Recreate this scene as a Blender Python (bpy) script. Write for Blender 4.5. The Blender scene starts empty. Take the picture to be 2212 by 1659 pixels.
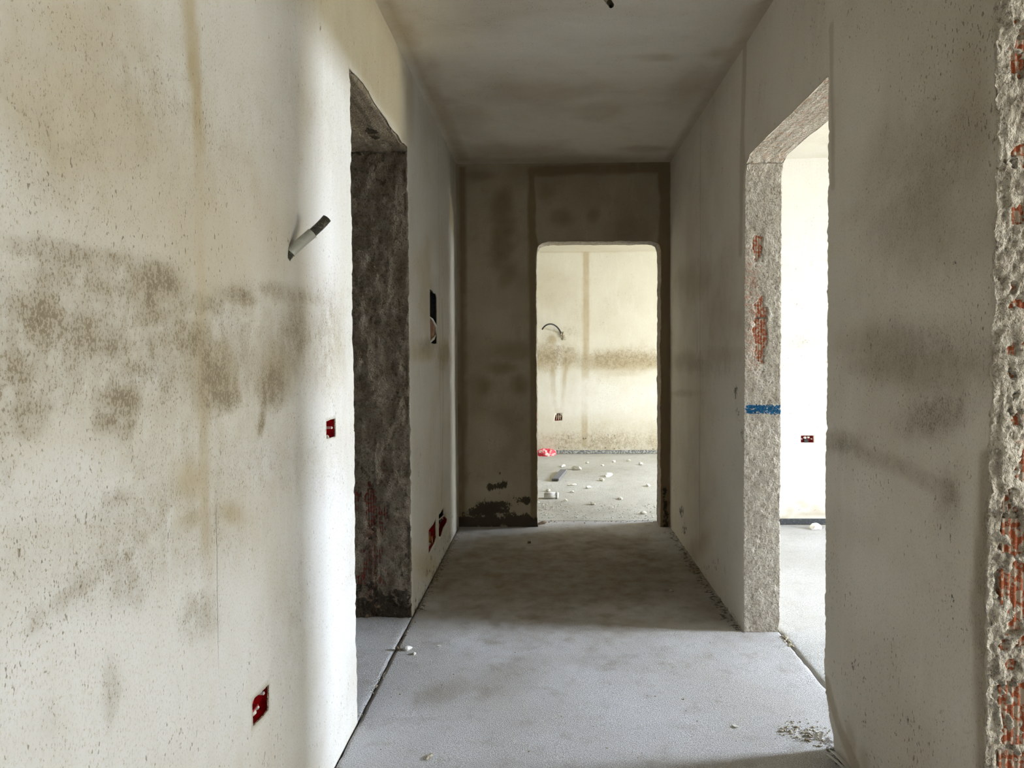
import bpy, bmesh, math, random
import numpy as np
from mathutils import Vector, Matrix
R_ = random.Random(7)
SC = bpy.context.scene

# ------------------------------------------------------------------ camera
F, PW, PH = 1534.0, 2212.0, 1659.0
YAW, PITCH, ROLL = 0.0215, 0.0284, 0.0047
SHX, SHY = 47.0, -24.0                     # principal point offset (cropped photo), px
CAM = np.array([0.0, 0.0, 1.32])
_fw = np.array([-math.sin(YAW)*math.cos(PITCH), math.cos(YAW)*math.cos(PITCH), -math.sin(PITCH)])
_rt = np.array([math.cos(YAW), math.sin(YAW), 0.0])
_up = np.cross(_rt, _fw)
_r2 = math.cos(ROLL)*_rt - math.sin(ROLL)*_up
_u2 = math.cos(ROLL)*_up + math.sin(ROLL)*_rt
cd = bpy.data.cameras.new('camera'); cam = bpy.data.objects.new('camera', cd)
SC.collection.objects.link(cam); SC.camera = cam
cd.sensor_fit = 'HORIZONTAL'; cd.sensor_width = 36.0; cd.lens = F/PW*36.0
cd.shift_x = -SHX/PW; cd.shift_y = SHY/PW
cd.clip_start = 0.05; cd.clip_end = 200
M = Matrix(((_r2[0], _u2[0], -_fw[0], CAM[0]), (_r2[1], _u2[1], -_fw[1], CAM[1]),
            (_r2[2], _u2[2], -_fw[2], CAM[2]), (0, 0, 0, 1)))
cam.matrix_world = M

def ray(px, py):
    return _fw + _r2*((px-PW/2-SHX)/F) - _u2*((py-PH/2-SHY)/F)
def on_plane(axis, c, px, py):
    """the point of the plane x/y/z = c that the photograph shows at (px, py)"""
    d = ray(px, py); i = 'xyz'.index(axis); t = (c-CAM[i])/d[i]
    return CAM + t*d

# ------------------------------------------------------------------ world, lights, exposure
SC.view_settings.view_transform = 'Standard'
SC.view_settings.look = 'None'
SC.view_settings.gamma = 1.0
SC.view_settings.use_curve_mapping = False
SC.view_settings.exposure = 0.05
SC.cycles.max_bounces = 5; SC.cycles.diffuse_bounces = 5; SC.cycles.use_light_tree = False
SC.cycles.use_adaptive_sampling = True; SC.cycles.adaptive_threshold = 0.05
SC.cycles.sample_clamp_indirect = 8.0
SC.cycles.caustics_reflective = False; SC.cycles.caustics_refractive = False
w = bpy.data.worlds.new('sky'); SC.world = w; w.use_nodes = True
w.node_tree.nodes['Background'].inputs[0].default_value = (0.78, 0.88, 1.0, 1)
w.node_tree.nodes['Background'].inputs[1].default_value = 1.5

SKYC, GNDC = (0.72, 0.83, 1.0), (1.0, 0.85, 0.46)
def area(name, loc, target, sx, sy, power, color, spread=180):
    l = bpy.data.lights.new(name, 'AREA'); l.shape = 'RECTANGLE'; l.size = sx; l.size_y = sy
    l.energy = power; l.color = color; l.spread = math.radians(spread)
    o = bpy.data.objects.new(name, l); SC.collection.objects.link(o)
    o.location = loc
    o.rotation_euler = (Vector(target)-Vector(loc)).to_track_quat('-Z', 'Y').to_euler()
    return o
# daylight outside the three balcony windows: sky from above, sunlit ground from below
area('sky_light', (6.35, 3.1, 2.3), (1.0, 3.0, 0.0), 1.4, 1.4, 1750, SKYC)
area('ground_light', (6.5, 3.1, -0.05), (2.5, 3.0, 2.2), 1.6, 1.4, 560, GNDC)
area('sky_light', (5.0, 0.3, 2.3), (0.0, 1.3, 0.0), 2.2, 1.8, 310, SKYC)
area('ground_light', (5.1, 0.3, -0.05), (0.0, 1.3, 2.4), 2.2, 1.6, 300, GNDC)
area('sky_light', (5.5, 6.6, 2.4), (0.5, 6.3, 0.0), 2.0, 1.8, 820, SKYC)
area('ground_light', (5.6, 6.6, -0.05), (0.5, 6.6, 2.4), 2.0, 1.8, 520, GNDC)

# ------------------------------------------------------------------ noise
def _hash(ix, iy, iz, s):
    h = (ix.astype(np.int64)*374761393 + iy.astype(np.int64)*668265263 + iz.astype(np.int64)*2147483647 + s*1274126177) & 0xffffffff
    h = ((h ^ (h >> 13))*1274126177) & 0xffffffff
    h = ((h ^ (h >> 16))*2246822519) & 0xffffffff
    return ((h ^ (h >> 15)) & 0xffffff)/float(0xffffff)
def vnoise(p, s=0):
    """value noise in -1..1, p is (n,3)"""
    i = np.floor(p); f = p-i; f = f*f*f*(f*(f*6-15)+10); i = i.astype(np.int64)
    out = 0
    for dx in (0, 1):
        for dy in (0, 1):
            for dz in (0, 1):
                wgt = (f[:, 0] if dx else 1-f[:, 0])*(f[:, 1] if dy else 1-f[:, 1])*(f[:, 2] if dz else 1-f[:, 2])
                out = out + wgt*_hash(i[:, 0]+dx, i[:, 1]+dy, i[:, 2]+dz, s)
    return out*2-1
def fbm(p, freq, octv=3, s=0):
    a = 1.0; t = 0; n = 0
    for k in range(octv):
        n = n + a*vnoise(p*freq*(2.03**k)+17.3*k, s+k*31); t += a; a *= 0.5
    return n/t
def sstep(a, b, x):
    t = np.clip((x-a)/(b-a), 0, 1); return t*t*(3-2*t)

# ------------------------------------------------------------------ materials
def newmat(name):
    m = bpy.data.materials.new(name); m.use_nodes = True; nt = m.node_tree; nt.nodes.clear()
    out = nt.nodes.new('ShaderNodeOutputMaterial'); b = nt.nodes.new('ShaderNodeBsdfPrincipled')
    nt.links.new(b.outputs[0], out.inputs[0]); b.inputs['Roughness'].default_value = 0.9
    b.inputs['Specular IOR Level'].default_value = 0.2
    return m, nt, b
class N:
    """tiny node-graph writer"""
    def __init__(s, nt): s.nt = nt; s.tc = nt.nodes.new('ShaderNodeTexCoord').outputs['Object']
    def put(s, sock, v):
        if hasattr(v, 'is_linked'): s.nt.links.new(v, sock)
        else: sock.default_value = v
    def math(s, op, a, b=0.0, c=0.0, clamp=False):
        n = s.nt.nodes.new('ShaderNodeMath'); n.operation = op; n.use_clamp = clamp
        s.put(n.inputs[0], a); s.put(n.inputs[1], b); s.put(n.inputs[2], c); return n.outputs[0]
    def ss(s, a, b, x):
        n = s.nt.nodes.new('ShaderNodeMapRange'); n.interpolation_type = 'SMOOTHSTEP'
        s.put(n.inputs[0], x); s.put(n.inputs[1], a); s.put(n.inputs[2], b); return n.outputs[0]
    def stretch(s, v, off=(0, 0, 0)):
        n = s.nt.nodes.new('ShaderNodeMapping'); n.inputs['Scale'].default_value = v; n.inputs['Location'].default_value = off
        s.nt.links.new(s.tc, n.inputs[0]); return n.outputs[0]
    def noise(s, scale, det=3.0, rough=0.55, vec=None, dist=0.0):
        n = s.nt.nodes.new('ShaderNodeTexNoise'); n.inputs['Scale'].default_value = scale
        n.inputs['Detail'].default_value = det; n.inputs['Roughness'].default_value = rough; n.inputs['Distortion'].default_value = dist
        s.nt.links.new(vec if vec is not None else s.tc, n.inputs['Vector']); return n.outputs[0]
    def voro(s, scale, vec=None, rand=1.0):
        n = s.nt.nodes.new('ShaderNodeTexVoronoi'); n.inputs['Scale'].default_value = scale; n.inputs['Randomness'].default_value = rand
        s.nt.links.new(vec if vec is not None else s.tc, n.inputs['Vector']); return n.outputs['Distance']
    def mix(s, f, a, b):
        n = s.nt.nodes.new('ShaderNodeMix'); n.data_type = 'RGBA'
        s.put(n.inputs[0], f); s.put(n.inputs[6], a if hasattr(a, 'is_linked') else (*a, 1)); s.put(n.inputs[7], b if hasattr(b, 'is_linked') else (*b, 1))
        return n.outputs[2]
    def bump(s, h, dist, strength=1.0, nrm=None):
        n = s.nt.nodes.new('ShaderNodeBump'); n.inputs['Distance'].default_value = dist; n.inputs['Strength'].default_value = strength
        s.nt.links.new(h, n.inputs['Height'])
        if nrm is not None: s.nt.links.new(nrm, n.inputs['Normal'])
        return n.outputs[0]
    def attr(s, name='stain_and_light'):
        n = s.nt.nodes.new('ShaderNodeAttribute'); n.attribute_name = name
        sp = s.nt.nodes.new('ShaderNodeSeparateColor'); s.nt.links.new(n.outputs['Color'], sp.inputs[0])
        return sp.outputs[0], sp.outputs[1], sp.outputs[2], n.outputs['Alpha']
    def xyz(s):
        n = s.nt.nodes.new('ShaderNodeSeparateXYZ'); s.nt.links.new(s.tc, n.inputs[0]); return n.outputs

def plaster(name, base=(.62, .60, .56), tan=(.40, .345, .26), grit=(.24, .195, .135), mudc=(.028, .022, .014),
            light=(.74, .74, .73), specks=0.0, mottle=0.5, cracks=(), bumpy=1.0, horiz=False):
    m, nt, b = newmat(name); g = N(nt)
    r, gr, mu, li = g.attr()
    low = g.noise(1.6, 2, 0.6); mid = g.noise(7, 4, 0.65)
    brush = g.noise(22, 2, 0.7, g.stretch((1, 1, 0.22) if not horiz else (0.3, 1, 1)))
    col = g.mix(g.math('MULTIPLY', g.ss(0.42, 0.68, low), mottle*0.5), base, tan)
    col = g.mix(g.math('MULTIPLY', g.ss(0.5, 0.75, mid), mottle*0.28), col, tan)
    col = g.mix(g.math('MULTIPLY', g.ss(0.45, 0.8, brush), 0.22), col, light)
    wob = g.math('MULTIPLY_ADD', g.math('SUBTRACT', mid, 0.5), 1.1, g.math('MULTIPLY', g.math('SUBTRACT', brush, 0.5), .5))
    rr = g.math('MULTIPLY', r, g.math('ADD', 1.0, wob), clamp=True)
    col = g.mix(g.math('MULTIPLY', rr, 1.15, clamp=True), col, tan)
    ll = g.math('MULTIPLY', li, g.math('ADD', 1.0, wob), clamp=True)
    col = g.mix(ll, col, light)
    # grit: coarse sandy patches where the skim is missing
    fine = g.noise(265, 3, 0.75, g.stretch((1, 1, 0.62)))
    clump = g.noise(30, 3, 0.72, g.stretch((1, 1, 0.8)))
    dens = g.math('ADD', g.math('MULTIPLY', gr, g.math('MULTIPLY_ADD', clump, 3.2, -0.45)), g.math('MULTIPLY', g.math('SUBTRACT', mid, 0.5), gr))
    dens = g.math('ADD', dens, specks)
    t0 = g.math('SUBTRACT', 0.675, g.math('MULTIPLY', dens, 0.20))
    pit = g.ss(g.math('SUBTRACT', t0, 0.01), g.math('ADD', t0, 0.075), fine)
    col = g.mix(g.math('MULTIPLY', g.ss(0.05, 1.1, dens), 0.62), col, tan)
    col = g.mix(g.math('MULTIPLY', pit, 0.80), col, grit)
    col = g.mix(g.math('MULTIPLY', g.ss(0.50, 0.64, fine), 0.30), col, tan)
    # sparse small pits everywhere, elongated downwards
    sp = g.noise(125, 2, 0.6, g.stretch((1, 1, 0.5), (3, 3, 3)))
    spm = g.ss(0.685, 0.745, g.math('ADD', sp, g.math('ADD', g.math('MULTIPLY', g.math('SUBTRACT', low, 0.5), 0.22), g.math('MULTIPLY', g.math('SUBTRACT', mid, 0.5), 0.30))))
    col = g.mix(g.math('MULTIPLY', spm, 0.75), col, grit)
    # mud
    mn = g.noise(30, 6, 0.82, g.stretch((1, 1, 0.75), (7, 1, 2)))
    mud = g.ss(0.50, 0.60, g.math('MULTIPLY_ADD', g.math('SUBTRACT', mn, 0.5), 2.7, g.math('MULTIPLY', mu, 0.80)))
    mud = g.math('MULTIPLY', mud, g.ss(0.01, 0.12, mu))
    col = g.mix(g.math('MULTIPLY', mud, 0.88), col, mudc)
    x, y, z = g.xyz()
    crk = None
    for ax, c, zl, zh, wd in cracks:
        q = g.math('ADD', x if ax == 'x' else y, g.math('MULTIPLY', g.math('SUBTRACT', clump, 0.5), 0.006))
        k = g.math('SUBTRACT', 1.0, g.ss(wd*0.5, wd, g.math('ABSOLUTE', g.math('SUBTRACT', q, c))))
        k = g.math('MULTIPLY', k, g.math('MULTIPLY', g.ss(zl, zl+.15, z), g.math('SUBTRACT', 1.0, g.ss(zh-.1, zh, z))))
        crk = k if crk is None else g.math('MAXIMUM', crk, k)
    if crk is not None: col = g.mix(g.math('MULTIPLY', crk, 0.5), col, (.16, .14, .10))
    g.put(b.inputs['Base Color'], col)
    h = g.math('MULTIPLY', fine, 0.5)
    h = g.math('ADD', h, g.math('MULTIPLY', brush, 0.4))
    h = g.math('SUBTRACT', h, g.math('MULTIPLY', pit, 0.35))
    h = g.math('SUBTRACT', h, g.math('MULTIPLY', spm, 0.5))
    h = g.math('ADD', h, g.math('MULTIPLY', g.math('MULTIPLY', fine, g.ss(0.1, 0.9, dens)), 2.2))
    if crk is not None: h = g.math('SUBTRACT', h, g.math('MULTIPLY', crk, 1.5))
    g.put(b.inputs['Normal'], g.bump(h, 0.0022*bumpy))
    b.inputs['Roughness'].default_value = 0.92
    return m

def mortar(name, base=(.50, .46, .40), dark=(.20, .17, .13), light=(.66, .63, .57), brick=(.50, .19, .09), tint=0.0, bumpy=1.0):
    m, nt, b = newmat(name); g = N(nt)
    r, gr, mu, pa = g.attr()
    a = g.noise(14, 4, 0.7); f = g.noise(150, 3, 0.7); v = g.voro(110); c = g.noise(48, 4, 0.72, g.stretch((1, 1, 0.7)))
    col = g.mix(g.ss(0.35, 0.68, a), base, light)
    col = g.mix(g.math('MULTIPLY', g.ss(0.54, 0.64, c), 0.6), col, dark)
    col = g.mix(g.math('MULTIPLY', g.ss(0.55, 0.64, f), 0.7), col, dark)
    bt = g.math('MULTIPLY', g.ss(0.44, 0.62, g.math('ADD', g.math('MULTIPLY', r, 0.45), g.math('MULTIPLY', g.noise(30, 6, 0.75, g.stretch((1, 1, 1.6), (5, 5, 5))), 0.55+tint))), 0.8)
    col = g.mix(bt, col, brick)
    mud = g.ss(0.5, 0.6, g.math('MULTIPLY_ADD', g.math('SUBTRACT', a, 0.5), 1.3, g.math('MULTIPLY', mu, 0.9)))
    col = g.mix(g.math('MULTIPLY', mud, 0.85), col, (.045, .036, .026))
    pm = g.ss(0.42, 0.56, g.math('MULTIPLY_ADD', g.math('SUBTRACT', g.noise(85, 4, 0.75), 0.5), 2.6, g.math('MULTIPLY', pa, 0.72)))
    pm = g.math('MULTIPLY', pm, g.ss(0.02, 0.25, pa))
    col = g.mix(pm, col, (.012, .115, .27))
    g.put(b.inputs['Base Color'], col)
    h = g.math('ADD', g.math('MULTIPLY', f, 0.6), g.math('MULTIPLY', c, 0.9))
    h = g.math('SUBTRACT', h, g.math('MULTIPLY', v, 0.25))
    g.put(b.inputs['Normal'], g.bump(h, 0.012*bumpy))
    b.inputs['Roughness'].default_value = 0.97
    return m

def screed(name, base=(.40, .385, .36), dark=(.26, .24, .20), light=(.60, .60, .60), bumpy=1.0):
    m, nt, b = newmat(name); g = N(nt)
    r, gr, mu, li = g.attr()
    low = g.noise(1.1, 2, 0.6); mid = g.noise(9, 3, 0.65); fine = g.noise(250, 3, 0.75); gra = g.noise(180, 3, 0.7)
    col = g.mix(g.ss(0.38, 0.66, low), base, light)
    col = g.mix(g.math('MULTIPLY', g.ss(0.5, 0.75, mid), 0.3), col, dark)
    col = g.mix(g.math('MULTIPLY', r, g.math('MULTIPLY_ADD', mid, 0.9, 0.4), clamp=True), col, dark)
    col = g.mix(li, col, light)
    col = g.mix(g.math('MULTIPLY', g.ss(0.51, 0.61, fine), 0.45), col, dark)
    sp = g.ss(0.76, 0.80, g.math('MULTIPLY_ADD', gr, 0.12, g.noise(48, 2, 0.6)))
    col = g.mix(g.math('MULTIPLY', sp, 0.7), col, (.12, .10, .08))
    mn = g.noise(40, 3, 0.7, g.stretch((1, 1, 1), (7, 1, 2)))
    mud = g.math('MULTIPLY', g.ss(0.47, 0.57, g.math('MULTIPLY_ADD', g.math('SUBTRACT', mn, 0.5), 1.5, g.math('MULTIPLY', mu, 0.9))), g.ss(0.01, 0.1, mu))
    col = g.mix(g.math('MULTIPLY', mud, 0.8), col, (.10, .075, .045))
    g.put(b.inputs['Base Color'], col)
    h = g.math('SUBTRACT', g.math('MULTIPLY', gra, 0.8), g.math('MULTIPLY', g.ss(0.45, 0.7, fine), 0.5))
    h = g.math('ADD', h, g.math('MULTIPLY', mid, 0.8))
    g.put(b.inputs['Normal'], g.bump(h, 0.0050*bumpy))
    b.inputs['Roughness'].default_value = 0.95
    return m

def simple(name, c1, c2=None, scale=30, rough=0.6, bump=0.0005, spec=0.4, thr=(.45, .6)):
    m, nt, b = newmat(name); g = N(nt)
    n = g.noise(scale, 4, 0.65)
    g.put(b.inputs['Base Color'], g.mix(g.ss(thr[0], thr[1], n), c1, c2 or c1))
    b.inputs['Roughness'].default_value = rough; b.inputs['Specular IOR Level'].default_value = spec
    g.put(b.inputs['Normal'], g.bump(n, bump))
    return m

MP_LEFT = plaster('plaster_left', base=(.60, .585, .54), tan=(.44, .37, .245), light=(.72, .735, .76), specks=0.14, cracks=(('y', 4.48, .1, 2.75, .004), ('y', 1.445, .62, 1.05, .0014)))
MP_RIGHT = plaster('plaster_right', base=(.70, .655, .575), tan=(.43, .37, .28), light=(.80, .76, .69), specks=0.12, cracks=(('y', 4.30, .05, 2.75, .005),))
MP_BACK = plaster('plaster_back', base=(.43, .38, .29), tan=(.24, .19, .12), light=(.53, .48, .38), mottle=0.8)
MP_CEIL = plaster('plaster_ceiling', base=(.68, .63, .55), tan=(.44, .375, .28), light=(.78, .74, .67), mottle=0.7, horiz=True)
MP_PALE = plaster('plaster_pale', base=(.68, .66, .58), tan=(.47, .40, .27), light=(.78, .78, .75), mottle=0.35)
MP_RROOM = plaster('plaster_right_room', base=(.64, .625, .57), tan=(.46, .41, .32), light=(.72, .72, .70), mottle=0.3)
MS_RROOM = screed('screed_right_room', base=(.56, .55, .53), light=(.66, .66, .65), dark=(.42, .40, .36))
MP_PLAIN = plaster('plaster_plain', base=(.66, .64, .60))
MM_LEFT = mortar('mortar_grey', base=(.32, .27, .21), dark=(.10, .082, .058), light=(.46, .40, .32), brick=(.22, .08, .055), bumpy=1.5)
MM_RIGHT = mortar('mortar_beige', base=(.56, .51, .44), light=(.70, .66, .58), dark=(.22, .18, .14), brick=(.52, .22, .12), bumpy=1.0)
MM_PALE = mortar('mortar_pale', base=(.34, .30, .25), light=(.45, .41, .35), dark=(.13, .11, .08), bumpy=.7)
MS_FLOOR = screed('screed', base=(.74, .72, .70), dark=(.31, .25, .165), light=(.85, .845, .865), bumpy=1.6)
MS_PALE = screed('screed_pale', base=(.74, .72, .65), light=(.83, .82, .77), dark=(.44, .40, .31), bumpy=1.5)
M_BRICK = simple('fired_clay', (.43, .135, .07), (.56, .49, .41), 75, 0.95, 0.005, 0.1, thr=(.47, .55))
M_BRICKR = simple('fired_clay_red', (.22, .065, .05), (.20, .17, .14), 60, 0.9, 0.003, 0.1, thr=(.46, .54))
M_RED = simple('red_plastic', (.42, .006, .010), (.28, .005, .008), 60, 0.35, 0.0003, 0.5)
M_DIRT = simple('dried_mortar', (.50, .46, .38), (.25, .21, .15), 120, 0.95, 0.002, 0.1)
M_WHITE = simple('white_plastic', (.75, .75, .73), (.68, .68, .66), 30, 0.5, 0.0003)
M_CHALK = simple('white_plaster_lump', (.82, .82, .78), (.66, .64, .58), 60, 0.95, 0.002, 0.1)
M_BROWNCHIP = simple('brown_mortar_lump', (.22, .17, .12), (.12, .09, .06), 60, 0.95, 0.002, 0.1)
M_BLACK = simple('black_plastic', (.012, .012, .012), (.03, .03, .028), 40, 0.5, 0.0004)
M_DKTUBE = simple('dark_corrugated_plastic', (.05, .048, .035), (.16, .15, .11), 90, 0.5, 0.0004, thr=(.5, .62))
M_SLEEVE = simple('grey_green_sleeve', (.36, .37, .32), (.47, .47, .42), 18, 0.45, 0.0002)
M_TUBEL = simple('dusty_tube', (.30, .28, .22), (.40, .37, .30), 40, 0.6, 0.0004)
M_MEMB = simple('dark_membrane', (.035, .038, .042), (.12, .12, .12), 70, 0.8, 0.0008, thr=(.52, .7))
M_MEMB2 = simple('dusty_membrane', (.13, .14, .15), (.42, .42, .40), 45, 0.9, 0.001, thr=(.42, .6))
M_PLANK = simple('slate_grey_plastic', (.16, .16, .18), (.24, .24, .26), 60, 0.7, 0.0004)
M_CARD = simple('brown_card', (.16, .035, .015), (.30, .13, .03), 16, 0.6, 0.0005)
M_BAG = simple('red_film', (.75, .03, .07), (.85, .62, .62), 26, 0.35, 0.003, thr=(.5, .56))

# ------------------------------------------------------------------ mesh helpers
COL = SC.collection
def link(name, me, parent=None, mats=()):
    o = bpy.data.objects.new(name, me); COL.objects.link(o)
    for m in mats: me.materials.append(m)
    if parent is not None: o.parent = parent
    return o
def thing(name, label, cat, loc=(0, 0, 0), group=None):
    o = bpy.data.objects.new(name, None); COL.objects.link(o); o.location = loc; o.empty_display_size = .05
    o['label'] = label; o['category'] = cat
    if group: o['group'] = group
    return o
def tag(o, label, cat, group=None):
    o['label'] = label; o['category'] = cat
    if group: o['group'] = group
    return o
def struct(o, label=None):
    o['kind'] = 'structure'
    if label: o['label'] = label
    return o

def paint_value(uv, shapes, wpt):
    """stains in wall metres; shapes given by where the photo shows them on this wall's plane"""
    n = len(uv); out = np.zeros((n, 4)); p3 = np.c_[uv, np.zeros(n)]
    wx = fbm(p3, 5, 3, 5)*0.9+fbm(p3, 22, 2, 9)*0.45
    for s in shapes:
        ch, amt = s[1], s[2]
        if s[0] == 'e':
            _, _, _, px, py, rx, ry, ang = s; a = math.radians(ang)
            c = wpt(px, py); A = wpt(px+math.cos(a)*rx*.5, py+math.sin(a)*rx*.5)-c; B = wpt(px-math.sin(a)*ry*.5, py+math.cos(a)*ry*.5)-c
            Mi = np.linalg.inv(np.array([A, B]).T*2)
            if ch == 1: Mi = Mi/1.25
            q = (uv-c)@Mi.T; d = np.sqrt((q**2).sum(1))
            amt = amt*(1.35 if amt >= .5 else 1.08) if ch == 2 else amt
            k = 1-(sstep(0.0, 1.35, d+wx*0.30) if ch in (1, 2) else sstep(0.25, 1.2, d+wx*0.32))
        else:
            _, _, _, wpx, pts = s
            P = [wpt(*p) for p in pts]; d = np.full(n, 9e9)
            mid = pts[len(pts)//2]; wm = abs(wpt(mid[0], mid[1]+wpx*.5)[1]-wpt(mid[0], mid[1]-wpx*.5)[1])
            for a_, b_ in zip(P[:-1], P[1:]):
                ab = b_-a_; t = np.clip(((uv-a_)@ab)/max(ab@ab, 1e-9), 0, 1)
                d = np.minimum(d, np.linalg.norm(uv-(a_+t[:, None]*ab), axis=1))
            k = 1-(sstep(0.0, 0.9, d/wm+wx*0.2) if ch in (1, 2) else sstep(0.33, 0.66, d/wm+wx*0.16))
        if amt >= 0: out[:, ch] = np.maximum(out[:, ch], k*amt)
        else: out[:, ch] *= (1+k*amt)
    return out

def axis_vals(lo, hi, step, marks=(), fine=0.006, zone=0.05, ranges=()):
    """graded coordinates: fine around the marks, given steps inside ranges"""
    vals = [lo]; x = lo
    ms = sorted(m for m in marks if lo < m < hi)
    def st(x):
        s = step
        for a, b, q in ranges:
            if a <= x < b: s = min(s, q)
        for m in ms:
            if abs(x-m) < zone: s = min(s, fine)
            elif abs(x-m) < zone*3: s = min(s, fine*2.5)
        return s
    while x < hi-1e-6:
        nx = x+st(x+1e-6)
        for m in ms:
            if x < m-1e-6 <= nx+1e-3:
                nx = m; break
        if nx > hi-1e-3: nx = hi
        vals.append(nx); x = nx
    return np.array(vals)

def wall(name, axis, plane, thick, u0, u1, v1, openings=(), holes=(), mats=(None, None), ustep=.05, vstep=.03, uranges=(), depth_step=.01,
         fine=0.006, amp=lambda u, v: 0.004, stains_and_light=(), reveal_stains=None, extra=None, v0=0.0, rough=True, label=None, wave=0.0025):
    """A real wall slab. axis 'x': plane x=plane, u=y; axis 'y': plane y=plane, u=x. thick is signed, away from the room it faces."""
    mk = [c for o in openings for c in o[:2]]
    us = axis_vals(u0, u1, ustep, mk, fine if rough else ustep, 0.03, uranges)
    vm = [c for o in openings for c in o[2:4]]
    vs = axis_vals(v0, v1, vstep, vm, min(fine*1.5, vstep) if rough else vstep, 0.03)
    hb = []
    for h in holes:
        P = np.array(h); a, b_, c, d = P[:, 0].min()-.012, P[:, 0].max()+.012, P[:, 1].min()-.012, P[:, 1].max()+.012
        a, b_, c, d = (round(float(q), 5) for q in (a, b_, c, d)); hb.append((a, b_, c, d)); us = np.r_[us, np.linspace(a, b_, 9)]; vs = np.r_[vs, np.linspace(c, d, 13)]
    def clean(x, keep):
        keep = np.unique(np.round(keep, 5)); o = []
        for t in np.unique(np.round(x, 5)):
            if np.abs(keep-t).min() < 0.0012 or (o and t-o[-1] < 0.0012): continue
            o.append(t)
        return np.unique(np.r_[keep, o])
    us = clean(us, [u0, u1]+mk+[c for h in hb for c in h[:2]]); vs = clean(vs, [v0, v1]+vm+[c for h in hb for c in h[2:]])
    T = abs(thick); sg = 1 if thick > 0 else -1
    quads = []; mid = []
    uc = (us[:-1]+us[1:])/2; vc = (vs[:-1]+vs[1:])/2
    UC, VC = np.meshgrid(uc, vc, indexing='ij')
    okO = np.ones_like(UC, bool)
    for o in openings: okO &= ~((UC > o[0]) & (UC < o[1]) & (VC > o[2]) & (VC < o[3]))
    okH = okO.copy()
    for h in hb: okH &= ~((UC > h[0]) & (UC < h[1]) & (VC > h[2]) & (VC < h[3]))
    def face(a_vals, b_vals, fn, ok, flip, m):
        A, B = len(a_vals), len(b_vals)
        i, j = np.meshgrid(np.arange(A-1), np.arange(B-1), indexing='ij')
        if ok is not None: i, j = i[ok], j[ok]
        i, j = i.ravel(), j.ravel()
        if len(i) == 0: return
        c = [fn(a_vals[i+di], b_vals[j+dj]) for di, dj in ((0, 0), (1, 0), (1, 1), (0, 1))]
        q = np.stack(c, 1)
        if flip: q = q[:, ::-1]
        quads.append(q); mid.append(np.full(len(i), m))
    Z = lambda a, v: np.full_like(a, v)
    face(us, vs, lambda a, b: np.c_[a, b, Z(a, 0)], okH, False, 0)
    face(us, vs, lambda a, b: np.c_[a, b, Z(a, T)], okO, True, 0)
    ds = np.linspace(0, T, max(2, int(T/depth_step)+1))
    for o in openings:
        vv = vs[(vs >= o[2]-1e-6) & (vs <= o[3]+1e-6)]; uu = us[(us >= o[0]-1e-6) & (us <= o[1]+1e-6)]
        face(ds, vv, lambda a, b: np.c_[Z(a, o[0]), b, a], None, False, 1)
        face(ds, vv, lambda a, b: np.c_[Z(a, o[1]), b, a], None, True, 1)
        face(uu, ds, lambda a, b: np.c_[a, Z(a, o[3]), b], None, False, 1)
        if o[2] > v0+1e-4: face(uu, ds, lambda a, b: np.c_[a, Z(a, o[2]), b], None, True, 1)
    # closed ends and top
    for uu_, fl in ((us[0], True), (us[-1], False)):
        face(ds[[0, -1]], vs, lambda a, b: np.c_[Z(a, uu_), b, a], None, fl, 0)
    face(us, ds[[0, -1]], lambda a, b: np.c_[a, Z(a, v1), b], None, True, 0)
    Q = np.concatenate(quads).reshape(-1, 3); mid = np.concatenate(mid)
    key, inv = np.unique(np.round(Q, 5), axis=0, return_inverse=True)
    V = key.astype(float); Fq = inv.reshape(-1, 4)
    faces = [tuple(f) for f in Fq.tolist()]; fm = mid.tolist()
    # broken plaster round each box hole: ring from the grid rectangle to the ragged outline, with its thickness
    extraV = []; nb = len(V)
    lut = {tuple(k): i for i, k in enumerate(np.round(key, 5).tolist())}
    for h, (a, b_, c, d) in zip(holes, hb):
        P = np.array(h); cen = P.mean(0)
        uu = us[(us >= a-1e-6) & (us <= b_+1e-6)]; vv = vs[(vs >= c-1e-6) & (vs <= d+1e-6)]
        loop = [(x, vv[0]) for x in uu]+[(uu[-1], y) for y in vv[1:]]+[(x, vv[-1]) for x in uu[::-1][1:]]+[(uu[0], y) for y in vv[::-1][1:-1]]
        n = len(loop); outer = [lut[tuple(np.round((x, y, 0.0), 5).tolist())] for x, y in loop]
        inn = []
        for (x, y) in loop:
            dr = np.array([x, y])-cen; best = 1.0
            for k in range(len(P)):
                p, e = P[k], P[(k+1) % len(P)]-P[k]
                den = dr[0]*e[1]-dr[1]*e[0]
                if abs(den) < 1e-12: continue
                t = ((p[0]-cen[0])*e[1]-(p[1]-cen[1])*e[0])/den; s_ = ((p[0]-cen[0])*dr[1]-(p[1]-cen[1])*dr[0])/den
                if t > 0 and -1e-6 <= s_ <= 1+1e-6: best = min(best, t)
            inn.append(cen+dr*best)
        base = nb+len(extraV)
        for q in inn: extraV.append((q[0]+R_.uniform(-.0007, .0007), q[1]+R_.uniform(-.0007, .0007), 0.0))
        for q in inn: extraV.append((q[0], q[1], 0.0045))
        for k in range(n):
            k2 = (k+1) % n
            faces.append((outer[k], outer[k2], base+k2, base+k)); fm.append(0)
            faces.append((base+k, base+k2, base+n+k2, base+n+k)); fm.append(1)
    if extraV: V = np.r_[V, np.array(extraV)]
    u, v, d = V[:, 0].copy(), V[:, 1].copy(), V[:, 2].copy()
    # relief
    D = np.zeros_like(V)
    dist = np.full(len(V), 9.0)
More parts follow.
